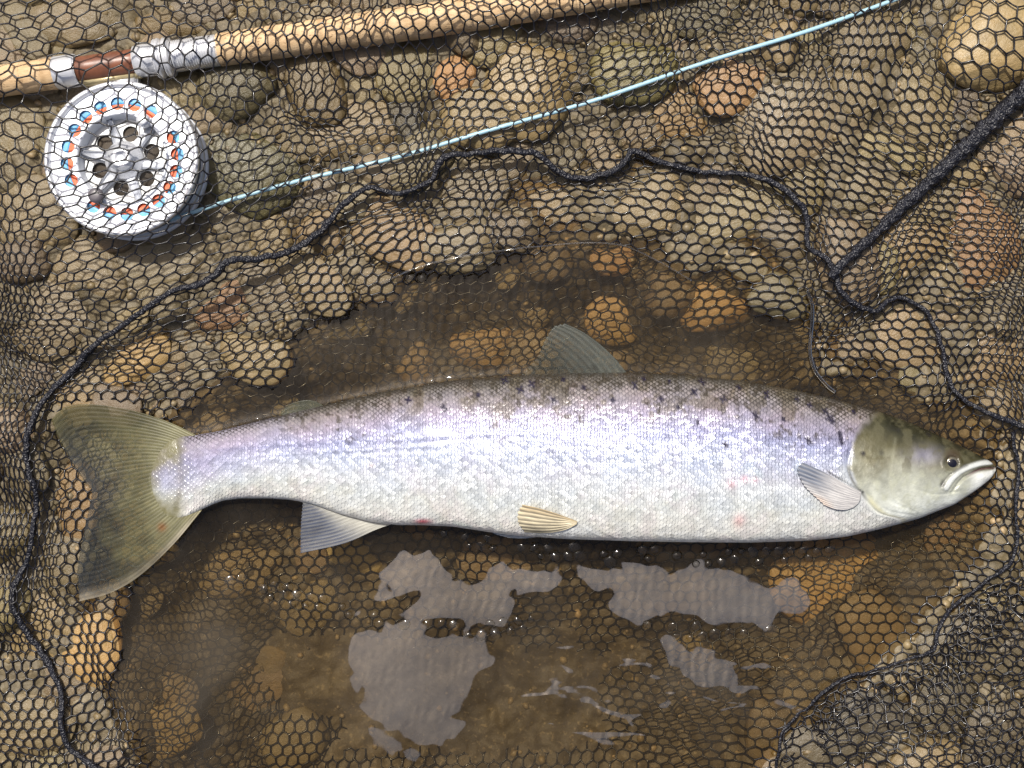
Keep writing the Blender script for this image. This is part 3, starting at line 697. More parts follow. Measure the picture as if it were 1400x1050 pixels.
kf = (d_in[fe[:, 0]] > 0) & (d_in[fe[:, 1]] > 0)
fold = strand_mesh("folded_netting", F3, fe[kf], 1.05 * S, None, M['net']); reparent(fold, net); fold["kind"] = "stuff"

def tube(name, pts, radii, mat, parent=None, seg=12, braid=0.0, pitch=20.0, strands=3):
    """tube along world points with a per-point radius; braid lifts twisted strands out of the surface"""
    p = np.asarray(pts, float); n = len(p); t = np.gradient(p, axis=0); t /= np.linalg.norm(t, axis=1, keepdims=True)
    up = np.tile([0, 0, 1.0], (n, 1)); a = np.cross(t, up); a /= np.linalg.norm(a, axis=1, keepdims=True); b = np.cross(a, t)
    L = np.concatenate([[0], np.cumsum(np.linalg.norm(np.diff(p, axis=0), axis=1))])
    th = np.linspace(0, 2 * math.pi, seg, endpoint=False); rr = np.asarray(radii, float) * np.ones(n)
    rad = rr[:, None] * np.ones(seg)[None]
    if braid:
        ph = L[:, None] / (pitch * S) * 2 * math.pi
        rad = rad * (1 + braid * np.maximum(np.cos(strands * th[None] + ph), np.cos(strands * th[None] - ph)) - braid * .4)
        rad = rad * (1 + 0.28 * (vnoise(L[:, None] / S + 0 * th[None], th[None] * 9 + 0 * L[:, None], 9, 5) - .5))
    V = p[:, None] + rad[..., None] * (a[:, None] * np.cos(th)[None, :, None] + b[:, None] * np.sin(th)[None, :, None])
    V = V.reshape(-1, 3); Q = grid_quads(n, seg, True)
    V = np.vstack([V, p[0], p[-1]]); i = np.arange(seg); j = (i + 1) % seg
    T = np.vstack([np.stack([np.full(seg, n * seg), i, j], 1), np.stack([np.full(seg, n * seg + 1), (n - 1) * seg + j, (n - 1) * seg + i], 1)])
    o = mesh_np(name, V, Q[:, ::-1], mat, None, True, T[:, ::-1])
    if parent: reparent(o, parent)
    return o

def lay_path(pts, n, lift, rough=1.6):
    q = spline(pts, n); q[:, 0] += rough * 2 * (vnoise(q[:, 0], q[:, 1], 13, 3) - .5); q[:, 1] += rough * 2 * (vnoise(q[:, 0], q[:, 1], 13, 4) - .5)
    z = bilin(netz, q[:, 0], q[:, 1]); k = 9; z = np.convolve(np.pad(z, k, mode='edge'), np.ones(2 * k + 1) / (2 * k + 1), 'valid'); z = np.maximum(z, 0.0) + lift
    sc_ = (H - z) / H
    return np.stack([(q[:, 0] - 700) * S * sc_, (525 - q[:, 1]) * S * sc_, z], 1)

CORD1 = [(150, 1062), (112, 1035), (90, 1015), (83, 985), (85, 955), (70, 915), (45, 875), (20, 835), (18, 805), (35, 770), (45, 720), (50, 680), (40, 645), (36, 605), (45, 572), (62, 545), (95, 510), (130, 472),
         (175, 440), (215, 410), (240, 397), (285, 383), (312, 358), (360, 352), (400, 341), (432, 322), (455, 295), (482, 270), (508, 257), (545, 264), (588, 248), (598, 225), (612, 212), (650, 210), (690, 206),
         (735, 212), (765, 236), (800, 243), (838, 233), (856, 218), (868, 206), (905, 222), (960, 235), (1022, 239), (1060, 252), (1090, 275), (1103, 300), (1106, 335), (1130, 355), (1140, 375), (1150, 400),
         (1172, 418), (1198, 424), (1215, 410), (1240, 408), (1268, 430), (1284, 460), (1292, 500), (1302, 530), (1325, 552), (1360, 568), (1410, 586), (1450, 600)]
c1 = lay_path(CORD1, 1100, 0.0022)
L1 = np.linspace(0, 1, 1100); rad1 = (3.8 + 1.3 * (vnoise(L1 * 2600, L1 * 0, 60, 9) - .3)) * S; rad1 = np.where(L1 > 0.86, rad1 * 0.85, rad1)
tube("seam_cord", c1, rad1, M['cord'], net, 12, 0.14, 9.0, 2)
ROPE = [(1460, 72), (1400, 126), (1345, 178), (1285, 235), (1225, 292), (1180, 335), (1145, 368), (1136, 380)]
c2 = lay_path(ROPE, 420, 0.005, 1.0); tt = np.linspace(0, 1, 420)
tube("edge_rope", c2, (14.5 - 9.0 * tt ** 0.8 + 1.2 * np.sin(tt * 60) * .4) * S, M['cord'], net, 18, 0.16, 15.0, 4)
CORD3 = [(1384, 590), (1392, 640), (1388, 690), (1390, 735), (1380, 772), (1340, 800), (1305, 828), (1284, 858), (1276, 890)]
tube("fold_cord", lay_path(CORD3, 320, 0.006), (2.3 + 1.0 * (vnoise(np.arange(320.), np.zeros(320), 22, 8) - .4)) * S, M['cord'], net, 10, 0.2, 9.0, 2)
CORD4 = [(1276, 890), (1235, 904), (1190, 917), (1150, 931), (1108, 963), (1085, 985), (1070, 1003), (1064, 1030), (1060, 1075)]
tube("fold_cord", lay_path(CORD4, 320, 0.006), (1.9 + 1.1 * (vnoise(np.arange(320.), np.zeros(320), 22, 18) - .4)) * S, M['cord'], net, 10, 0.2, 9.0, 2)

# beads of water held in the cells of the net at the surface
BANDS = [[(312, 788), (400, 815), (520, 845), (650, 858), (720, 848)], [(600, 722), (680, 747), (800, 757), (950, 762), (1080, 757), (1130, 747)], [(870, 850), (960, 868), (1060, 860)],
         [(300, 505), (350, 480)], [(540, 378), (600, 368)]]
bm = bmesh.new()
for r in range(9):
    th = r / 8 * math.pi / 2
    for q in range(18):
        a = 2 * math.pi * q / 18; hx = 1 - 0.06 * (0.5 - 0.5 * math.cos(6 * a))
        bm.verts.new((math.cos(th) * math.cos(a) * hx, math.cos(th) * math.sin(a) * hx, math.sin(th) ** 1.3 * 0.55 - 0.05))
bm.verts.ensure_lookup_table()
for r in range(8):
    for q in range(18):
        f = [bm.verts[r * 18 + q], bm.verts[r * 18 + (q + 1) % 18], bm.verts[(r + 1) * 18 + (q + 1) % 18], bm.verts[(r + 1) * 18 + q]]
        bm.faces.new(f)
bmesh.ops.remove_doubles(bm, verts=bm.verts, dist=1e-5)
bead_me = bpy.data.meshes.new("water_bead"); bm.to_mesh(bead_me); bm.free(); bead_me.materials.append(M['bubble'])
for p in bead_me.polygons: p.use_smooth = True
cen = np.array([nv[c].mean(0) for c in cells])
bd = np.full(len(cen), 1e9)
for b in BANDS: bd = np.minimum(bd, line_dist(cen[:, 0], cen[:, 1], b))
for i in np.nonzero((bd < 11))[0]:
    x, y = cen[i]
    if abs(y - (fish_bot(x) + fish_top(x)) / 2) < (fish_bot(x) - fish_top(x)) / 2 + 7 and x > 200: continue
    if RNG.random() < 0.28: continue
    pl = nv[cells[i]]; rx_ = (pl[:, 0].max() - pl[:, 0].min()) / 2 * .86; ry_ = (pl[:, 1].max() - pl[:, 1].min()) / 2 * .86
    o = bpy.data.objects.new("water_bead", bead_me); col.objects.link(o); o.parent = water
    o.location = ((x - 700) * S, (525 - y) * S, 0.0006); q_ = RNG.uniform(.7, 1.1); o.scale = (rx_ * S * q_, ry_ * S * q_, 7 * S * RNG.uniform(.2, 1.1)); o.rotation_euler = (RNG.uniform(-.22, .22), RNG.uniform(-.22, .22), RNG.uniform(0, 6))

# ------------------------------------------------------------------ the salmon
def build_fish():
    root = empty("salmon", P(780, 625, -0.02), "silver salmon with lilac flank and dark spots lying on its side in the net", "fish")
    xs = np.concatenate([np.arange(204, 232, 1.2), np.arange(232, 520, 2.2), np.arange(520, 1130, 1.6), np.arange(1130, 1350, 1.15), np.linspace(1350, 1361.5, 16)])
    n1, n2 = 150, 40
    ph = np.concatenate([np.linspace(0, math.pi, n1, endpoint=False), np.linspace(math.pi, 2 * math.pi, n2, endpoint=False)])   # 0 dorsal edge -> pi belly edge over the upper side
    X, PH = np.meshgrid(xs, ph, indexing='ij')
    top, bot, T = fish_top(X), fish_bot(X), fish_thick(X)
    c = (top + bot) / 2; h = np.maximum((bot - top) / 2, 0.3)
    cs, sn = np.cos(PH), np.sin(PH)
    ex = 0.90
    cs2 = np.sign(cs) * np.abs(cs) ** ex; sn2 = np.sign(sn) * np.abs(sn) ** ex
    skew = 0.30 * sstep(240, 420, X) * (1 - 0.4 * sstep(1150, 1300, X))
    Y = c - h * cs2 + h * skew * sn ** 2 * (sn > 0) * (1 - 0.0)
    Z = T * sn2
    upper = sn > -0.05
    f = (Y - top) / np.maximum(bot - top, 1)
    # where the photo shows each point of the raised flank
    X0, Y0 = X, Y; kp = (H - FISH_Z) / (H - FISH_Z - Z * S); X = 700 + (X0 - 700) * kp; Y = 525 + (Y0 - 525) * kp
    disp = np.zeros_like(X)          # relief in px along +z of the upper side
    wgt = np.where(upper, np.clip(sn, 0, 1) ** 0.5, 0)
    # gill cover: plate edge, groove behind it
    GILL = [(1206, 556), (1194, 566), (1180, 578), (1170, 590), (1165, 604), (1163, 620), (1160, 637), (1164, 652), (1171, 665), (1179, 674), (1190, 690), (1204, 702), (1230, 709)]
    gp = spline(GILL, 80); gxx = np.interp(Y, gp[:, 1], gp[:, 0], left=1214, right=1230) + 3.0 * (vnoise(X, Y, 9, 66) - .5) * sstep(610, 590, Y)
    sd = X - gxx; gw = sstep(596, 632, Y) * sstep(716, 700, Y)
    plate = sstep(-1.5, 5, sd) * sstep(1290, 1215, X)
    disp += gw * (1.0 * plate - 1.8 * np.exp(-((sd + 1.0) / 2.6) ** 2))
    PRE = [(1224, 600), (1221, 616), (1216, 644), (1216, 662), (1223, 678), (1238, 690), (1258, 697)]
    disp -= 0.3 * np.exp(-(line_dist(X, Y, [tuple(p) for p in spline(PRE, 30)]) / 2.2) ** 2)
    for L_ in ([(1190, 664), (1215, 684), (1250, 699)], [(1180, 640), (1195, 655), (1212, 662)], [(1186, 676), (1212, 697), (1250, 705)], [(1250, 668), (1280, 676), (1310, 672)]):
        disp -= 0.7 * np.exp(-(line_dist(X, Y, [tuple(p) for p in spline(L_, 20)]) / 1.8) ** 2)
    # eye socket, brow
    de = np.hypot((X - 1301), (Y - 633)); disp -= 3.2 * np.exp(-(de / 8.0) ** 4); disp += 1.6 * np.exp(-((de - 12.5) / 2.4) ** 2)
    disp += 2.2 * np.exp(-(np.hypot((X - 1300) / 1.5, Y - 615) / 7) ** 2)
    # jaw bone (maxilla), mouth slit
    MAX = [(1354, 631.5), (1340, 633.5), (1326, 638), (1312, 645), (1301, 655), (1293, 667)]
    mp = [tuple(p) for p in spline(MAX, 40)]; dm = line_dist(X, Y, mp); disp += 3.0 * np.exp(-(dm / 4.2) ** 4)
    SLIT = [(1362, 640), (1350, 640.5), (1338, 643), (1327, 648.5), (1316, 655), (1306, 667), (1302, 673)]
    ds = line_dist(X, Y, [tuple(p) for p in spline(SLIT, 40)]); sw = sstep(1296, 1322, X)
    disp -= (1.2 + 3.6 * sw) * np.exp(-(ds / 2.0) ** 2)
    GR = [(1322, 636), (1308, 643), (1296, 652), (1287, 664)]; dg = line_dist(X, Y, [tuple(p) for p in spline(GR, 30)]); disp -= 1.6 * np.exp(-(dg / 1.8) ** 2)
    disp += 1.6 * np.exp(-(np.hypot((X - 1345) / 10, (Y - 653) / 5)) ** 2)
    dn_ = np.hypot((X - 1330) / 1.4, Y - 627); disp -= 1.5 * np.exp(-(dn_ / 2.0) ** 2)
    # lateral line, soft belly dents, creases at the wrist of the tail
    latY = 597 + 10 * sstep(900, 1150, X) * 0.3 + np.where(X < 700, (700 - X) * 0.045, 0)
    disp -= 0.5 * np.exp(-((Y - latY) / 1.6) ** 2) * sstep(1160, 1140, X) * sstep(250, 330, X)
    disp += (fbm(X, Y, 80, 90) - .5) * 1.6 * sstep(220, 300, X)
    for q in (0, 9): disp -= 0.6 * np.exp(-((Y - (603 + q + np.where(X < 640, (640 - X) * 0.05, 0))) / 2.0) ** 2) * sstep(640, 560, X) * sstep(330, 400, X)
    disp -= 1.2 * np.exp(-((X - 241 - 5 * np.sin((Y - 600) / 30)) / 3.5) ** 2)
    Z = Z + disp * wgt
    kz = (H - FISH_Z) / H
    XA, YA = X, Y; X, Y = X0, Y0
    V = np.stack([(X - 700) * S * kz, (525 - Y) * S * kz, FISH_Z + Z * S], -1)
    nu, nvv = X.shape; Vf = V.reshape(-1, 3); Q = grid_quads(nu, nvv, True)
    Vf = np.vstack([Vf, V[0].mean(0), V[-1].mean(0)]); i = np.arange(nvv); j = (i + 1) % nvv; b0 = nu * nvv
    Tt = np.vstack([np.stack([np.full(nvv, b0), j, i], 1), np.stack([np.full(nvv, b0 + 1), (nu - 1) * nvv + i, (nu - 1) * nvv + j], 1)])
    body = mesh_np("body", Vf, Q, M['fish'], None, True, Tt)
    reparent(body, root)
    # ---- skin colour
    X, Y = XA, YA
    fr = np.clip(np.where(upper, f, 0.5), 0, 1)
    stops = [0.0, 0.05, 0.12, 0.22, 0.34, 0.50, 0.62, 0.76, 0.88, 1.0]
    cols = np.array([lin(56, 53, 47), lin(116, 110, 103), lin(150, 142, 142), lin(158, 151, 168), lin(152, 155, 186), lin(180, 188, 206), lin(208, 213, 218), lin(214, 218, 214), lin(226, 226, 218), lin(236, 234, 224)])
    wob = (fbm(X, Y, 60, 11) - .5) * .10
    fc = np.clip(fr + wob * (fr > .04), 0, 1)
    C = np.stack([np.interp(fc, stops, cols[:, k]) for k in range(3)], -1)
    def blend(C, m, rgb): return C * (1 - m[..., None]) + np.array(rgb) * m[..., None]
    finm = sstep(262, 236, X + .0 * Y) * (1 - np.exp(-(((X - 233) / 22) ** 2 + ((Y - 660) / 27) ** 2) ** 1.2)); finm = np.clip(finm + (fbm(X, Y, 8, 71) - .5) * .5 * (finm > .02) * (finm < .98), 0, 1) * upper
    C = blend(C, .5 * np.exp(-((X - 241 - 5 * np.sin((Y - 600) / 30)) / 4.5) ** 2), lin(112, 108, 104))
    C = blend(C, .6 * sstep(300, 262, X) * sstep(.22, .02, fr), lin(84, 82, 66))
    tailw = sstep(460, 260, X)
    C = blend(C, 0.5 * tailw * sstep(.75, .5, fc), lin(182, 176, 198))
    # olive patches on the back
    ol = sstep(.56, .70, fbm(X, Y, 22, 15)) * sstep(.36, .10, fr) * sstep(480, 640, X)
    for (x, y, a, b_) in ((890, 552, 16, 24), (925, 556, 22, 14), (960, 548, 24, 12), (690, 560, 16, 16), (680, 585, 8, 16), (640, 545, 12, 12)):
        ol = np.maximum(ol, np.exp(-((X - x) / a) ** 2 - ((Y - y) / b_) ** 2) * sstep(.40, .55, fbm(X, Y, 9, 16)))
    C = blend(C, np.clip(ol, 0, .6), lin(104, 94, 72))
    grit = sstep(.60, .68, fbm(X, Y, 7, 23, 2)) * sstep(.26, .04, fr + (fbm(X, Y, 50, 24) - .5) * .2)
    grit = np.maximum(grit, sstep(.66, .72, fbm(X, Y, 6, 25, 2)) * sstep(.55, .2, fr) * sstep(.5, .62, fbm(X, Y, 60, 26)))
    C = blend(C, .8 * grit * sstep(300, 420, X), lin(62, 54, 40))
    C = blend(C, .12 * sstep(.55, .7, fbm(X, Y, 16, 18)) * sstep(.55, .8, fr), lin(205, 196, 160))
    C = blend(C, .8 * np.exp(-((X - 578) / 11) ** 2 - ((Y - 713) / 3.5) ** 2), lin(222, 60, 90))
    for (x, y, r_) in ((1018, 655, 5), (1032, 656, 4), (1000, 662, 6), (1011, 712, 8)): C = blend(C, .35 * np.exp(-(np.hypot(X - x, Y - y) / r_) ** 2), lin(230, 120, 130))
    C = blend(C, .6 * np.exp(-(np.hypot(X - 508, Y - 636) / 3) ** 2), lin(140, 100, 70))
    # head
    head = sstep(-5 - 5 * sstep(600, 575, Y), 6 + 8 * sstep(610, 575, Y), sd + 7 * (fbm(X, Y, 8, 67) - .5)) * np.where(upper, 1, 0) * sstep(1150, 1160, X)
    hs = [0, .10, .26, .40, .55, .72, .86, 1.0]
    hc = np.array([lin(30, 30, 20), lin(46, 45, 29), lin(70, 67, 45), lin(116, 114, 96), lin(150, 152, 140), lin(172, 175, 164), lin(200, 204, 197), lin(218, 220, 216)])
    fh = np.clip(fr + (fbm(X, Y, 26, 51) - .5) * .20 * (fr > .03), 0, 1)
    HC = np.stack([np.interp(fh, hs, hc[:, k]) for k in range(3)], -1)
    HC = blend(HC, .72 * np.exp(-((X - 1192) / 22) ** 2 - ((Y - 622) / 26) ** 2) * sstep(.3, .6, fbm(X, Y, 12, 52) + .1), lin(104, 99, 74))
    HC = blend(HC, .35 * np.exp(-((X - 1262) / 22) ** 2 - ((Y - 624) / 12) ** 2), lin(176, 174, 200))
    HC = HC * (0.66 + .68 * fbm(X, Y, 13, 56, 4))[..., None]
    HC = blend(HC, .7 * sstep(.52, .66, fbm(X, Y, 20, 57, 4)) * sstep(.62, .35, fr), lin(82, 79, 58))
    HC = blend(HC, .10 * np.exp(-(line_dist(X, Y, [tuple(p) for p in spline(PRE, 30)]) / 2.4) ** 2), lin(186, 186, 160))
    HC = blend(HC, .45 * sstep(.5, .7, fbm(X, Y, 10, 53)) * sstep(.25, .5, fr) * sstep(.95, .8, fr), lin(160, 162, 142))
    HC = blend(HC, .6 * sstep(1318, 1340, X) * sstep(.42, .55, fr), lin(226, 228, 226))
    HC = blend(HC, .92 * np.exp(-(np.hypot((X - 1302) / 1.15, Y - 622.5) / 9.5) ** 4), lin(66, 56, 42))
    HC = blend(HC, .8 * np.exp(-(dm / 3.8) ** 4), lin(206, 210, 208))
    HC = blend(HC, .75 * np.exp(-(np.hypot(X - 1289, (Y - 661) / 1.6) / 4) ** 2), lin(48, 46, 46))
    HC = blend(HC, .55 * np.exp(-(dg / 1.6) ** 2), lin(70, 70, 74))
    HC = blend(HC, .8 * sstep(1318, 1334, X) * np.exp(-(ds / 1.5) ** 2), lin(78, 48, 54))
    HC = blend(HC, .4 * sstep(672, 690, Y) * np.exp(-((sd - 4) / 6) ** 2), lin(204, 196, 146))
    for (x, y, r_, s_) in ((1180, 620, 3.4, .95), (1205, 619, 3.6, .5), (1271, 595, 3.2, .8), (1268, 593, 2.5, .6), (1228, 588, 4, .35)):
        HC = blend(HC, s_ * np.exp(-(np.hypot(X - x, Y - y) / r_) ** 4), lin(34, 32, 30))
    C = C * (1 - head[..., None]) + HC * head[..., None]
    C = blend(C, .9 * gw * np.exp(-((sd + .8) / 2.0) ** 2) * sstep(628, 645, Y) * sstep(690, 676, Y), lin(58, 56, 48))
    C = blend(C, .9 * np.exp(-(seg_dist(X, Y, (1132, 645), (1180, 673)) / 1.6) ** 2), lin(40, 40, 40))
    # shoulder girdle skin in front of the scales
    C = blend(C, .6 * np.exp(-((sd + 8) / 7) ** 2) * sstep(628, 644, Y) * (sd < 0), lin(196, 200, 198))
    C = blend(C, .38 * np.exp(-((Y - latY) / 1.5) ** 2) * sstep(1160, 1140, X) * sstep(250, 330, X), lin(104, 106, 146))
    # cross-shaped spots
    SP = [(757, 547), (711, 533), (798, 530), (838, 547), (868, 527), (904, 545), (927, 557), (949, 536), (989, 546), (954, 578), (992, 608), (1033, 568), (1071, 573), (1107, 554), (1134, 571), (1138, 576), (1167, 563),
          (1105, 602), (607, 558), (654, 540), (558, 547), (727, 525), (880, 518), (1010, 530), (1048, 540), (1090, 546), (770, 519), (690, 520), (1128, 562), (915, 522), (960, 522)]
    m = np.zeros_like(X)
    for k, (x, y) in enumerate(SP):
        a = R(35 + 25 * math.sin(k * 3.7)); r_ = 3.6 + 1.6 * math.sin(k * 1.9)
        for b_ in (a, a + R(75 + 20 * math.sin(k))):
            ex_, ey_ = math.cos(b_) * r_, math.sin(b_) * r_
            m = np.maximum(m, np.exp(-(seg_dist(X, Y, (x - ex_, y - ey_), (x + ex_, y + ey_)) / 1.7) ** 4))
    m = np.maximum(m, np.exp(-(seg_dist(X, Y, (1148, 592), (1151, 606)) / 3.2) ** 4)); m = np.maximum(m, np.exp(-(seg_dist(X, Y, (1104, 598), (1110, 606)) / 2) ** 2))
    C = blend(C, np.clip(m * .96, 0, 1) * upper, lin(26, 20, 50))
    C = blend(C, finm, lin(116, 112, 80))
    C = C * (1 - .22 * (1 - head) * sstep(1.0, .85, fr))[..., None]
    under = ~upper; C = np.where(under[..., None], np.array(lin(226, 224, 214)), C)
    sl = 1 - sstep(-3 - 9 * sstep(612, 640, Y), 1, sd) * sstep(1130, 1145, X)
    sl = np.where(X > 1180, np.where(sd > 0, 0, sl), sl)
    pad = lambda A, v: np.concatenate([A.reshape(-1, *A.shape[2:]), np.array([v, v])])
    sl = sl * (1 - finm)
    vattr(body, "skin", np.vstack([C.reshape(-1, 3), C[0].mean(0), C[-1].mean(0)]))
    vattr(body, "scaled", pad(sl, 0.), 'FLOAT')
    dor = sstep(.22, .02, fr + (fbm(X, Y, 26, 19) - .5) * .22) * sl
    vattr(body, "dorsal", pad(dor, 0.), 'FLOAT')
    silver = sl * sstep(.08, .3, fr) * sstep(.98, .7, fr)
    vattr(body, "silver", pad(silver + .15 * head, 0.), 'FLOAT')
    # lay coordinates: along the body, and round it by arc length
    dY = np.diff(V[..., 1], axis=1) / S; dZ = np.diff(V[..., 2], axis=1) / S
    arc = np.concatenate([np.zeros((nu, 1)), np.cumsum(np.hypot(dY, dZ), 1)], 1)
    arc = arc - arc[:, n1 // 2:n1 // 2 + 1]
    hh = np.maximum(h, 20)
    lay = np.stack([X, arc, np.zeros_like(X)], -1).reshape(-1, 3)
    vattr(body, "lay", np.vstack([lay, lay[0], lay[-1]]), 'FLOAT_VECTOR')
    # ---- eye
    zt = FISH_Z + float(fish_thick(1301)) * S * 0.97
    def disc_ball(name, px, py, z, r, flat, mat, par):
        bm = bmesh.new(); bmesh.ops.create_uvsphere(bm, u_segments=32, v_segments=16, radius=1.0)
        p = P(px, py, z)
        for v in bm.verts: v.co = Vector((p.x + v.co.x * r * S * 1.08, p.y + v.co.y * r * S, z + v.co.z * r * S * flat))
        o = from_bm(name, bm, mat); return o
    de_ = np.where(upper, np.hypot(X - 1301, Y - 633), 1e9); ui, yi = np.unravel_index(np.argmin(de_), de_.shape); ez = V[ui, yi, 2]
    eye = disc_ball("eye", 1301, 633.5, ez - 0.8 * S, 9.2, 0.36, M['eye_white'], root); reparent(eye, root)
    pup = disc_ball("pupil", 1301.4, 633.6, ez + 0.4 * S, 6.8, 0.38, M['eye_black'], root)
    pup.parent = eye; pup.matrix_parent_inverse = Matrix.Translation(-root.location)
    pup.matrix_parent_inverse = eye.matrix_parent_inverse.copy()
    bpy.context.view_layer.update()
    pup.matrix_parent_inverse = eye.matrix_world.inverted()
    # ---- fins: patches between a base line and a free edge
    def fin(name, base, tip, up_, lo, zf, colf, opf, nray, nu_=60, nv_=90, wav=1.2, label=None, ridge=1.0):
        b = spline(base, nv_); t = spline(tip, nv_); e0 = spline(up_, nu_); e1 = spline(lo, nu_)
        u = np.linspace(0, 1, nu_)[:, None, None]; v = np.linspace(0, 1, nv_)[None, :, None]
        Pq = (1 - u) * b[None] + u * t[None] + (1 - v) * e0[:, None] + v * e1[:, None] - ((1 - u) * (1 - v) * b[0] + u * (1 - v) * t[0] + (1 - u) * v * b[-1] + u * v * t[-1])
        uu, vv = np.meshgrid(np.linspace(0, 1, nu_), np.linspace(0, 1, nv_), indexing='ij')
        fx, fy = Pq[..., 0], Pq[..., 1]
        jag = (0.5 + 0.5 * np.cos(vv * nray * 2 * math.pi))
        ru = (.5 - .5 * jag) * 2.5 * sstep(.85, 1, uu)
        cx_, cy_ = b[:, 0].mean(), b[:, 1].mean(); dx, dy = fx - cx_, fy - cy_; dl = np.maximum(np.hypot(dx, dy), 1)
        fx = fx - dx / dl * ru; fy = fy - dy / dl * ru
        zz = zf(fx, fy, uu, vv)
        rr = jag * ridge
        zz = zz + (0.5 * rr + wav * np.sin(vv * 9 + uu * 3) * uu) * S
        kz_ = (H - zz) / H; kz_ = kz_.mean()
        top_ = np.stack([(fx - 700) * S * kz_, (525 - fy) * S * kz_, zz], -1)
        th = (2.2 * (1 - uu) ** 1.5 + 0.5) * S
        bot_ = top_.copy(); bot_[..., 2] -= th
        n_ = nu_ * nv_; VV = np.vstack([top_.reshape(-1, 3), bot_.reshape(-1, 3)]); q = grid_quads(nu_, nv_)
        # rim strip
        idx = np.arange(n_).reshape(nu_, nv_); ring = np.concatenate([idx[0, :-1], idx[:-1, -1], idx[-1, 1:][::-1], idx[1:, 0][::-1]]); nx_ = np.roll(ring, -1)
        side = np.stack([ring, nx_, nx_ + n_, ring + n_], 1)
        o = mesh_np(name, VV, np.vstack([q, q[:, ::-1] + n_, side]), M['fin']); reparent(o, root)
        two = lambda A: np.concatenate([A.reshape(-1, *A.shape[2:])] * 2)
        vattr(o, "skin", two(colf(uu, vv, jag, fx, fy))); vattr(o, "opaque", two(opf(uu, vv, jag)), 'FLOAT'); vattr(o, "ridge", two(jag), 'FLOAT')
        vattr(o, "lay", two(np.stack([vv * nray * 8, uu * 60, 0 * uu], -1)), 'FLOAT_VECTOR')
        if label: o["label"] = label
        return o
    L = lambda *c: np.array(lin(*c))
    def mixc(a, b, m): return a * (1 - m[..., None]) + b * m[..., None]
    # tail
    def tail_col(u, v, j, x, y):
        dark = sstep(.45, .95, u + (vnoise(x, y, 18, 5) - .5) * .3 + .15 * np.abs(v - .5))
        c = mixc(L(138, 135, 103) * np.ones(u.shape + (1,)), L(62, 66, 71), dark)
        c = mixc(c, L(88, 86, 58), sstep(.25, .0, v) * sstep(.15, .5, u))
        c = mixc(c, L(70, 72, 78), .7 * np.exp(-((v - .5) / .10) ** 2) * sstep(.5, .8, u))
        c = mixc(c, L(196, 186, 170), .7 * sstep(.93, 1.0, v))
        c = mixc(c, L(150, 92, 40), .8 * np.exp(-(np.hypot(x - 221, y - 721) / 6) ** 2))
        c = mixc(c, L(140, 134, 94), sstep(.2, .0, u) * .7)
        c = c * (.72 + .56 * fbm(x, y, 15, 73, 3))[..., None]
        return c * (0.95 + .07 * j[..., None])
    fin("tail_fin", [(275, 599), (252, 612), (236, 640), (236, 668), (252, 692), (275, 698)], [(71, 574), (80, 598), (97, 630), (116, 658), (126, 673), (121, 702), (112, 744), (106, 782), (109, 822)],
        [(275, 599), (230, 577), (180, 561), (130, 553), (92, 556), (71, 574)], [(275, 698), (236, 745), (190, 788), (150, 811), (109, 822)],
        lambda x, y, u, v: 0.0078 + 0.003 * u + 0.0 * x, tail_col, lambda u, v, j: np.clip(.78 - .56 * sstep(.06, .48, u) + .05 * j + .10 * sstep(.2, .0, v) + .10 * sstep(.85, 1, u), 0, 1), 40, 80, 260, 1.0, "olive yellow tail fin darkening to its ragged edge", .2)
    # dorsal, folded down under the water film
    fin("dorsal_fin", [(862, 516), (820, 518), (770, 520), (716, 522)], [(772, 442), (756, 447), (744, 466), (734, 488), (712, 513)], [(862, 516), (835, 484), (802, 457), (772, 442)], [(716, 522), (714, 518), (713, 515), (712, 513)],
        lambda x, y, u, v: 0.0042 + 0.0010 * (1 - u), lambda u, v, j, x, y: mixc(L(96, 101, 97) * np.ones(u.shape + (1,)), L(52, 56, 55), sstep(.1, .8, v)) * (.86 + .2 * j[..., None]) * (1 - .5 * np.exp(-(np.hypot(x - 812, y - 503) / 5) ** 2)[..., None] - .4 * np.exp(-(np.hypot(x - 776, y - 470) / 4) ** 2)[..., None]),
        lambda u, v, j: .50 - .30 * v - .08 * u + .06 * j, 14, 50, 90, .2, None, .3)
    fin("adipose_fin", [(448, 557), (430, 562), (410, 566), (398, 570)], [(384, 562), (383, 566), (385, 570), (388, 573)], [(448, 557), (425, 547), (400, 551), (384, 562)], [(398, 570), (395, 571), (391, 572), (388, 573)],
        lambda x, y, u, v: 0.003 + 0 * u, lambda u, v, j, x, y: L(92, 95, 82) * np.ones(u.shape + (1,)), lambda u, v, j: .38 + 0 * u, 3, 20, 24, .1, None, .1)
    fin("anal_fin", [(548, 713), (510, 706), (470, 696), (428, 684)], [(411, 756), (411, 735), (412, 712), (414, 686)], [(548, 713), (515, 724), (470, 743), (411, 756)], [(428, 684), (423, 684.5), (418, 685), (414, 686)],
        lambda x, y, u, v: 0.012 + 0.004 * u, lambda u, v, j, x, y: mixc(L(196, 194, 184) * np.ones(u.shape + (1,)), L(70, 80, 106), sstep(.2, .6, u) * sstep(1.3, .8, v) * (.62 + .36 * j)) * (.88 + .15 * j[..., None]),
        lambda u, v, j: .9 - .3 * u + 0 * v, 15, 50, 120, .6, None, .4)
    midx = XA[:, n1 // 2]
    def zsurf(x, y, off):
        out = np.zeros_like(x); fi = np.clip(np.searchsorted(midx, x), 0, len(midx) - 1)
        for k in np.unique(fi):
            m_ = fi == k; out[m_] = np.interp(y[m_], YA[k, :n1], V[k, :n1, 2])
        return np.maximum(out, FISH_Z + 0.004) + off
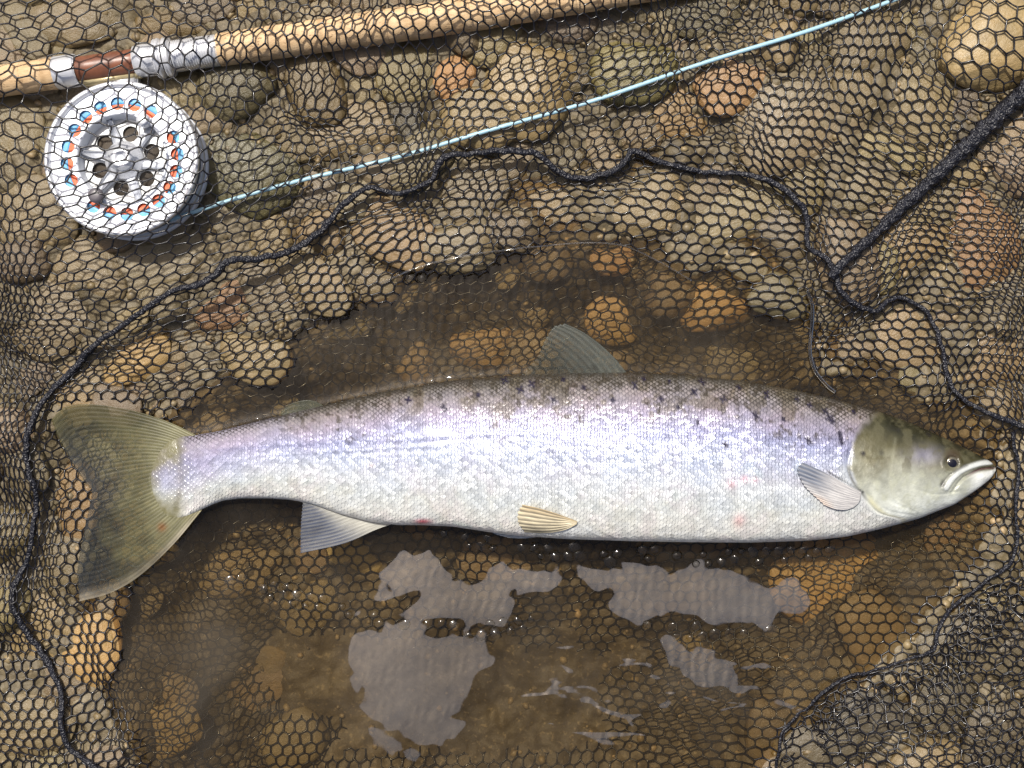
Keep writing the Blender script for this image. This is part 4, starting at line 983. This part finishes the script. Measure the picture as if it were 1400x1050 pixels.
    fin("pelvic_fin", [(788, 712), (789, 713), (789, 715), (788, 717)], [(714, 689), (708, 700), (708, 714), (717, 730)], [(788, 712), (765, 703), (740, 695), (714, 689)], [(788, 717), (770, 726), (745, 731), (717, 730)],
        lambda x, y, u, v: zsurf(x, y, 0.0022) + .001 * u, lambda u, v, j, x, y: mixc(mixc(L(228, 216, 186) * np.ones(u.shape + (1,)), L(206, 186, 150), sstep(.4, 0, v)), L(130, 122, 108), .75 * sstep(.55, .1, j) * sstep(.1, .35, u)),
        lambda u, v, j: .96 + 0 * u, 7, 50, 80, .5)
    fin("pelvic_fin", [(745, 732), (740, 733), (735, 734), (730, 735)], [(668, 723), (672, 728), (682, 732), (694, 735)], [(745, 732), (720, 724), (695, 722), (668, 723)], [(730, 735), (718, 736), (706, 736), (694, 735)],
        lambda x, y, u, v: 0.014 + 0 * u, lambda u, v, j, x, y: mixc(L(186, 190, 196) * np.ones(u.shape + (1,)), L(128, 138, 152), sstep(.2, .7, j)), lambda u, v, j: .95 + 0 * u, 6, 30, 40, .3)
    fin("pectoral_fin", [(1179, 673), (1178, 680), (1175, 688), (1168, 694)], [(1097, 632), (1090, 642), (1099, 664), (1126, 690)], [(1179, 673), (1155, 661), (1130, 647), (1097, 632)], [(1168, 694), (1156, 697), (1142, 696), (1126, 690)],
        lambda x, y, u, v: zsurf(x, y, 0.0022) + .001 * np.sin(u * 3.1), lambda u, v, j, x, y: mixc(mixc(L(200, 198, 198) * np.ones(u.shape + (1,)), L(96, 106, 126), sstep(.35, .8, u) * sstep(.62, .25, v) * (.6 + .4 * j)), L(214, 200, 190), sstep(.6, .8, v) * sstep(.5, .9, u)),
        lambda u, v, j: .97 + 0 * u, 12, 60, 80, .4)
    return root
build_fish()

# ------------------------------------------------------------------ rod: cork handle, reel seat
def lathe_x(name, prof, mat, parent, seg=40, M_=None):
    """prof: (distance along the axis in px, radius in px)"""
    pr = np.array(prof, float); th = np.linspace(0, 2 * math.pi, seg, endpoint=False)
    V = np.stack([np.repeat(pr[:, 0:1], seg, 1), pr[:, 1:2] * np.cos(th), pr[:, 1:2] * np.sin(th)], -1).reshape(-1, 3) * S
    n = len(pr); Q = grid_quads(n, seg, True)
    V = np.vstack([V, [pr[0, 0] * S, 0, 0], [pr[-1, 0] * S, 0, 0]]); i = np.arange(seg); j = (i + 1) % seg
    T = np.vstack([np.stack([np.full(seg, n * seg), j, i], 1), np.stack([np.full(seg, n * seg + 1), (n - 1) * seg + i, (n - 1) * seg + j], 1)])
    o = mesh_np(name, V, Q, mat, parent, True, T)
    return o
kz = (H - ROD_Z) / H
rod = empty("fishing_rod", P(0, 111, ROD_Z), "fishing rod with pale cork grips and brown wooden reel seat lying beneath the net", "fishing rod")
rod.rotation_euler = (0, math.radians(0.0), math.atan2(0.142, 1.0)); rod.scale = (kz, kz, kz)
def rnd_ends(x0, x1, r, e=3): return [(x0, r - e), (x0 + e * .4, r - e * .3), (x0 + e, r)] + [(x0 + (x1 - x0) * t, r) for t in (0.2, .4, .6, .8)] + [(x1 - e, r), (x1 - e * .4, r - e * .3), (x1, r - e)]
def grip(x0, x1, r0, r1):
    """cork rings glued end to end, each a little uneven"""
    p = []; x = x0; k = 0
    while x < x1:
        e = min(x + 29, x1); rr = r0 + (r1 - r0) * (x - x0) / (x1 - x0) + random.uniform(-.25, .25)
        p += [(x, rr - .5), (x + .7, rr), (e - .7, rr), (e, rr - .5)]; x = e + .05
    return p
lathe_x("cork_grip", [(-200, 15)] + grip(-199, 78, 21, 21) + [(78.6, 18)], M['cork'], rod)
lathe_x("seat_ring", rnd_ends(76, 108, 22.2, 2.5), M['silver'], rod)
lathe_x("seat_insert", rnd_ends(107, 190, 17.8, 1.5), M['walnut'], rod)
lathe_x("seat_hood", [(186, 17), (188, 21), (200, 22), (214, 22), (216, 19)], M['silver'], rod)
for a in (215, 228): lathe_x("lock_nut", [(a, 20), (a + 1, 26), (a + 3, 27), (a + 4.5, 25.5), (a + 6, 27), (a + 8, 27), (a + 10, 26), (a + 11, 20)], M['silver'], rod)
lathe_x("thread", [(240, 19)] + [q for k in range(18) for q in ((241 + k * 3.4, 21.3), (242.4 + k * 3.4, 21.6), (243.2 + k * 3.4, 19.8))] + [(303, 19)], M['silver'], rod)
lathe_x("cork_grip", [(302, 16)] + grip(302.5, 620, 22, 23.5) + grip(620.1, 960, 23.5, 15) + [(960.5, 8)], M['cork'], rod)
lathe_x("rod_blank", [(950, 7), (955, 7.5), (1500, 6.5), (2600, 4.5)], M['knob'], rod)
lathe_x("butt_cap", [(-214, 12), (-212, 19), (-202, 21), (-199, 21)], M['silver'], rod)
bm = bmesh.new(); bmesh.ops.create_cube(bm, size=1.0)
for v in bm.verts: v.co = Vector(((150 + v.co.x * 96 * (0.8 if v.co.y < 0 else 1)) * S, (-19 + v.co.y * 9) * S, (-2 + v.co.z * 16) * S))
bmesh.ops.bevel(bm, geom=bm.edges[:], offset=2.5 * S, segments=3, affect='EDGES')
from_bm("reel_foot_plate", bm, mat_simple("pale_brass", (0.62, 0.52, 0.30), 0.35, 0.4), rod)

# ------------------------------------------------------------------ reel
reel = empty("fly_reel", P(*REEL_C, REEL_BOT), "round silver white fly reel with blue and orange showing through its drilled rim", "fishing reel")
c0 = P(*REEL_C, REEL_TOP); reel.location = (c0.x, c0.y, REEL_BOT)
RS = S * (H - REEL_TOP) / H; HT = REEL_TOP - REEL_BOT
def lathe_z(name, prof, mat, seg=96, cap0=True, cap1=True, off=(0, 0), parent=None):
    """prof: (radius px, height m above the reel's base)"""
    pr = np.array(prof, float); th = np.linspace(0, 2 * math.pi, seg, endpoint=False)
    V = np.stack([pr[:, 0:1] * RS * np.cos(th) + off[0] * RS, pr[:, 0:1] * RS * np.sin(th) + off[1] * RS, np.repeat(pr[:, 1:2], seg, 1)], -1).reshape(-1, 3)
    n = len(pr); Q = grid_quads(n, seg, True)[:, ::-1]; T = []; i = np.arange(seg); j = (i + 1) % seg; ex = []
    if cap0: T.append(np.stack([np.full(seg, n * seg + len(ex)), j, i], 1)); ex.append([off[0] * RS, off[1] * RS, pr[0, 1]])
    if cap1: T.append(np.stack([np.full(seg, n * seg + len(ex)), (n - 1) * seg + i, (n - 1) * seg + j], 1)); ex.append([off[0] * RS, off[1] * RS, pr[-1, 1]])
    if ex: V = np.vstack([V, ex])
    return mesh_np(name, V, Q, mat, parent or reel, True, np.vstack(T) if T else None)
lathe_z("back_plate", [(60, 0.0), (100, 0.0), (105, 0.001), (106, 0.003), (106, 0.006), (104, 0.008), (98, 0.0085)], M['white'], 120)
lathe_z("back_rim", [(100, 0.008), (103.5, 0.009), (104, 0.012), (103, 0.014), (99, 0.0142)], M['grey'], 120, False, False)
lathe_z("spool_wall", [(97, 0.008), (97, 0.0165), (99, 0.018), (99, HT - 0.006), (97, HT - 0.005)], M['white'], 120, False, False)
lathe_z("wound_line", [(76, HT - 0.0055), (78, HT - 0.0048), (80, HT - 0.0053), (82, HT - 0.0048), (84, HT - 0.0053), (86, HT - 0.0048), (88, HT - 0.0053), (92, HT - 0.008), (94, HT - 0.02), (94, 0.009)], M['blue_wrap'], 120, False, False)
lathe_z("backing_line", [(60, HT - 0.009), (64, HT - 0.0052), (66, HT - 0.0056), (68, HT - 0.0052), (70, HT - 0.0056), (72, HT - 0.0052), (75.8, HT - 0.0054)], M['orange_wrap'], 120, False, False)
def perforated_ring(name, r_out, r_in, z, th, holes, hr, mat):
    bm = bmesh.new(); edges = []
    def loop(cx, cy, r, n):
        vs_ = [bm.verts.new(((cx + r * math.cos(2 * math.pi * k / n)) * RS, (cy + r * math.sin(2 * math.pi * k / n)) * RS, z)) for k in range(n)]
        for k in range(n): edges.append(bm.edges.new((vs_[k], vs_[(k + 1) % n])))
    loop(0, 0, r_out, 120)
    if r_in: loop(0, 0, r_in, 96)
    for (x, y) in holes: loop(x, y, hr if not isinstance(hr, dict) else hr[(x, y)], 24)
    bmesh.ops.triangle_fill(bm, use_beauty=True, use_dissolve=False, edges=edges)
    g = bmesh.ops.extrude_face_region(bm, geom=bm.faces[:])
    for v in [e for e in g['geom'] if isinstance(e, bmesh.types.BMVert)]: v.co.z -= th
    bmesh.ops.recalc_face_normals(bm, faces=bm.faces[:])
    return from_bm(name, bm, mat, reel, False)
skip = {2, 12}
holes = [(76 * math.cos(R(18 * k + 5)), 76 * math.sin(R(18 * k + 5))) for k in range(20) if k not in skip]
perforated_ring("face_ring", 98, 61, HT - 0.003, 0.0012, holes, 9.2, M['white'])
lathe_z("rim_lip", [(97.5, HT - 0.0035), (98.5, HT - 0.001), (101, HT), (104, HT), (106, HT - 0.0012), (106, HT - 0.0045), (104, HT - 0.006), (99, HT - 0.0062)], M['silver'], 140, False, False)
lathe_z("inner_lip", [(64, HT - 0.0029), (63, HT - 0.0012), (61, HT - 0.0012), (60, HT - 0.003), (58, HT - 0.012)], M['white'], 110, False, False)
cav = [(38 * math.cos(R(60 * k + 20)), 38 * math.sin(R(60 * k + 20))) for k in range(6)]
perforated_ring("spool_face", 58.5, 0, HT - 0.0118, 0.0015, cav, 11.0, M['grey'])
lathe_z("cavity_floor", [(56, HT - 0.022), (56.5, HT - 0.0215), (57, HT - 0.014)], M['dark'], 60)
for k in range(6):
    a = R(60 * k + 50); bm = bmesh.new(); bmesh.ops.create_cube(bm, size=1.0)
    for v in bm.verts:
        x, y, z = 34 + v.co.x * 50, v.co.y * (8 if v.co.x > 0 else 18), HT - 0.0100 + v.co.z * 0.004
        v.co = Vector(((x * math.cos(a) - y * math.sin(a)) * RS, (x * math.sin(a) + y * math.cos(a)) * RS, z))
    bmesh.ops.bevel(bm, geom=bm.edges[:], offset=1.6 * RS, segments=2, affect='EDGES')
    from_bm("spoke", bm, M['white'], reel)
lathe_z("hub", [(27, HT - 0.012), (26, HT - 0.007), (22, HT - 0.006), (20, HT - 0.003), (16, HT - 0.0025), (14.5, HT + 0.0005), (8, HT + 0.0012), (6.5, HT + 0.0002), (3, HT)], M['silver'], 64, False)
kn = lathe_z("handle_knob", [(7, HT - 0.010), (7.5, HT - 0.003), (9.5, HT + 0.000), (10.5, HT + 0.003), (9.5, HT + 0.0052), (5, HT + 0.0058)], M['knob'], 40, False, True, (-32, -52))
lathe_z("counterweight", [(9, HT - 0.006), (9.5, HT - 0.0005), (8, HT + 0.001), (3, HT + 0.0012)], M['silver'], 40, False, True, (30, 52))
bm = bmesh.new(); bmesh.ops.create_cube(bm, size=1.0)
for v in bm.verts: v.co = Vector(((-8 + v.co.x * 40) * RS, (112 + v.co.y * 30) * RS, 0.014 + v.co.z * 0.010))
bmesh.ops.bevel(bm, geom=bm.edges[:], offset=2 * RS, segments=2, affect='EDGES'); from_bm("reel_stem", bm, M['silver'], reel)

# ------------------------------------------------------------------ fly line, clear leader loop, pool-edge meniscus
lp = spline(LINE_PTS, 260); zl = 0.021 + 0.004 * np.exp(-((lp[:, 0] - 240) / 60) ** 2)
ls = bilin(surf, lp[:, 0], lp[:, 1]); lw = np.max([np.pad(ls, 14, mode='edge')[k:k + 260] for k in range(29)], 0)
lz = np.maximum(zl, np.convolve(np.pad(lw, 12, mode='edge'), np.ones(25) / 25, 'valid') + 0.0025)
kl = (H - lz) / H
line = tube("fly_line", np.stack([(lp[:, 0] - 700) * S * kl, (525 - lp[:, 1] + 1.2 * np.sin(lp[:, 0] / 47.)) * S * kl, lz], 1), 2.9 * S, M['blue_line'], None, 14)
line["label"] = "straight pale blue fly line running up from the reel beneath the net"; line["category"] = "fishing line"
LEAD = [(1100, 398), (1107, 420), (1108, 450), (1106, 478), (1112, 505), (1128, 526), (1140, 536)]
q = spline(LEAD, 90); o = tube("leader_loop", np.stack([(q[:, 0] - 700) * S, (525 - q[:, 1]) * S, np.maximum(bilin(netz, q[:, 0], q[:, 1]), 0.0) + 0.003], 1), 2.6 * S, M['nylon'], None, 12)
o["label"] = "short clear nylon loop standing in the water just above the fish's shoulder"; o["category"] = "nylon line"
MENISCUS_PTS = [(520, 388), (580, 365), (650, 350), (720, 340), (790, 333), (850, 336), (900, 358), (945, 384)]  # clear tube added to stand in for the meniscus at the pool's edge
q = spline(MENISCUS_PTS, 160); o = tube("meniscus_line", np.stack([(q[:, 0] - 700) * S, (525 - q[:, 1]) * S, np.maximum(bilin(netz, q[:, 0], q[:, 1]), 0.0) + 0.0012], 1), 1.2 * S, M['nylon'], None, 10)
o["label"] = "clear nylon leader curving along the upper edge of the pool"; o["category"] = "nylon line"
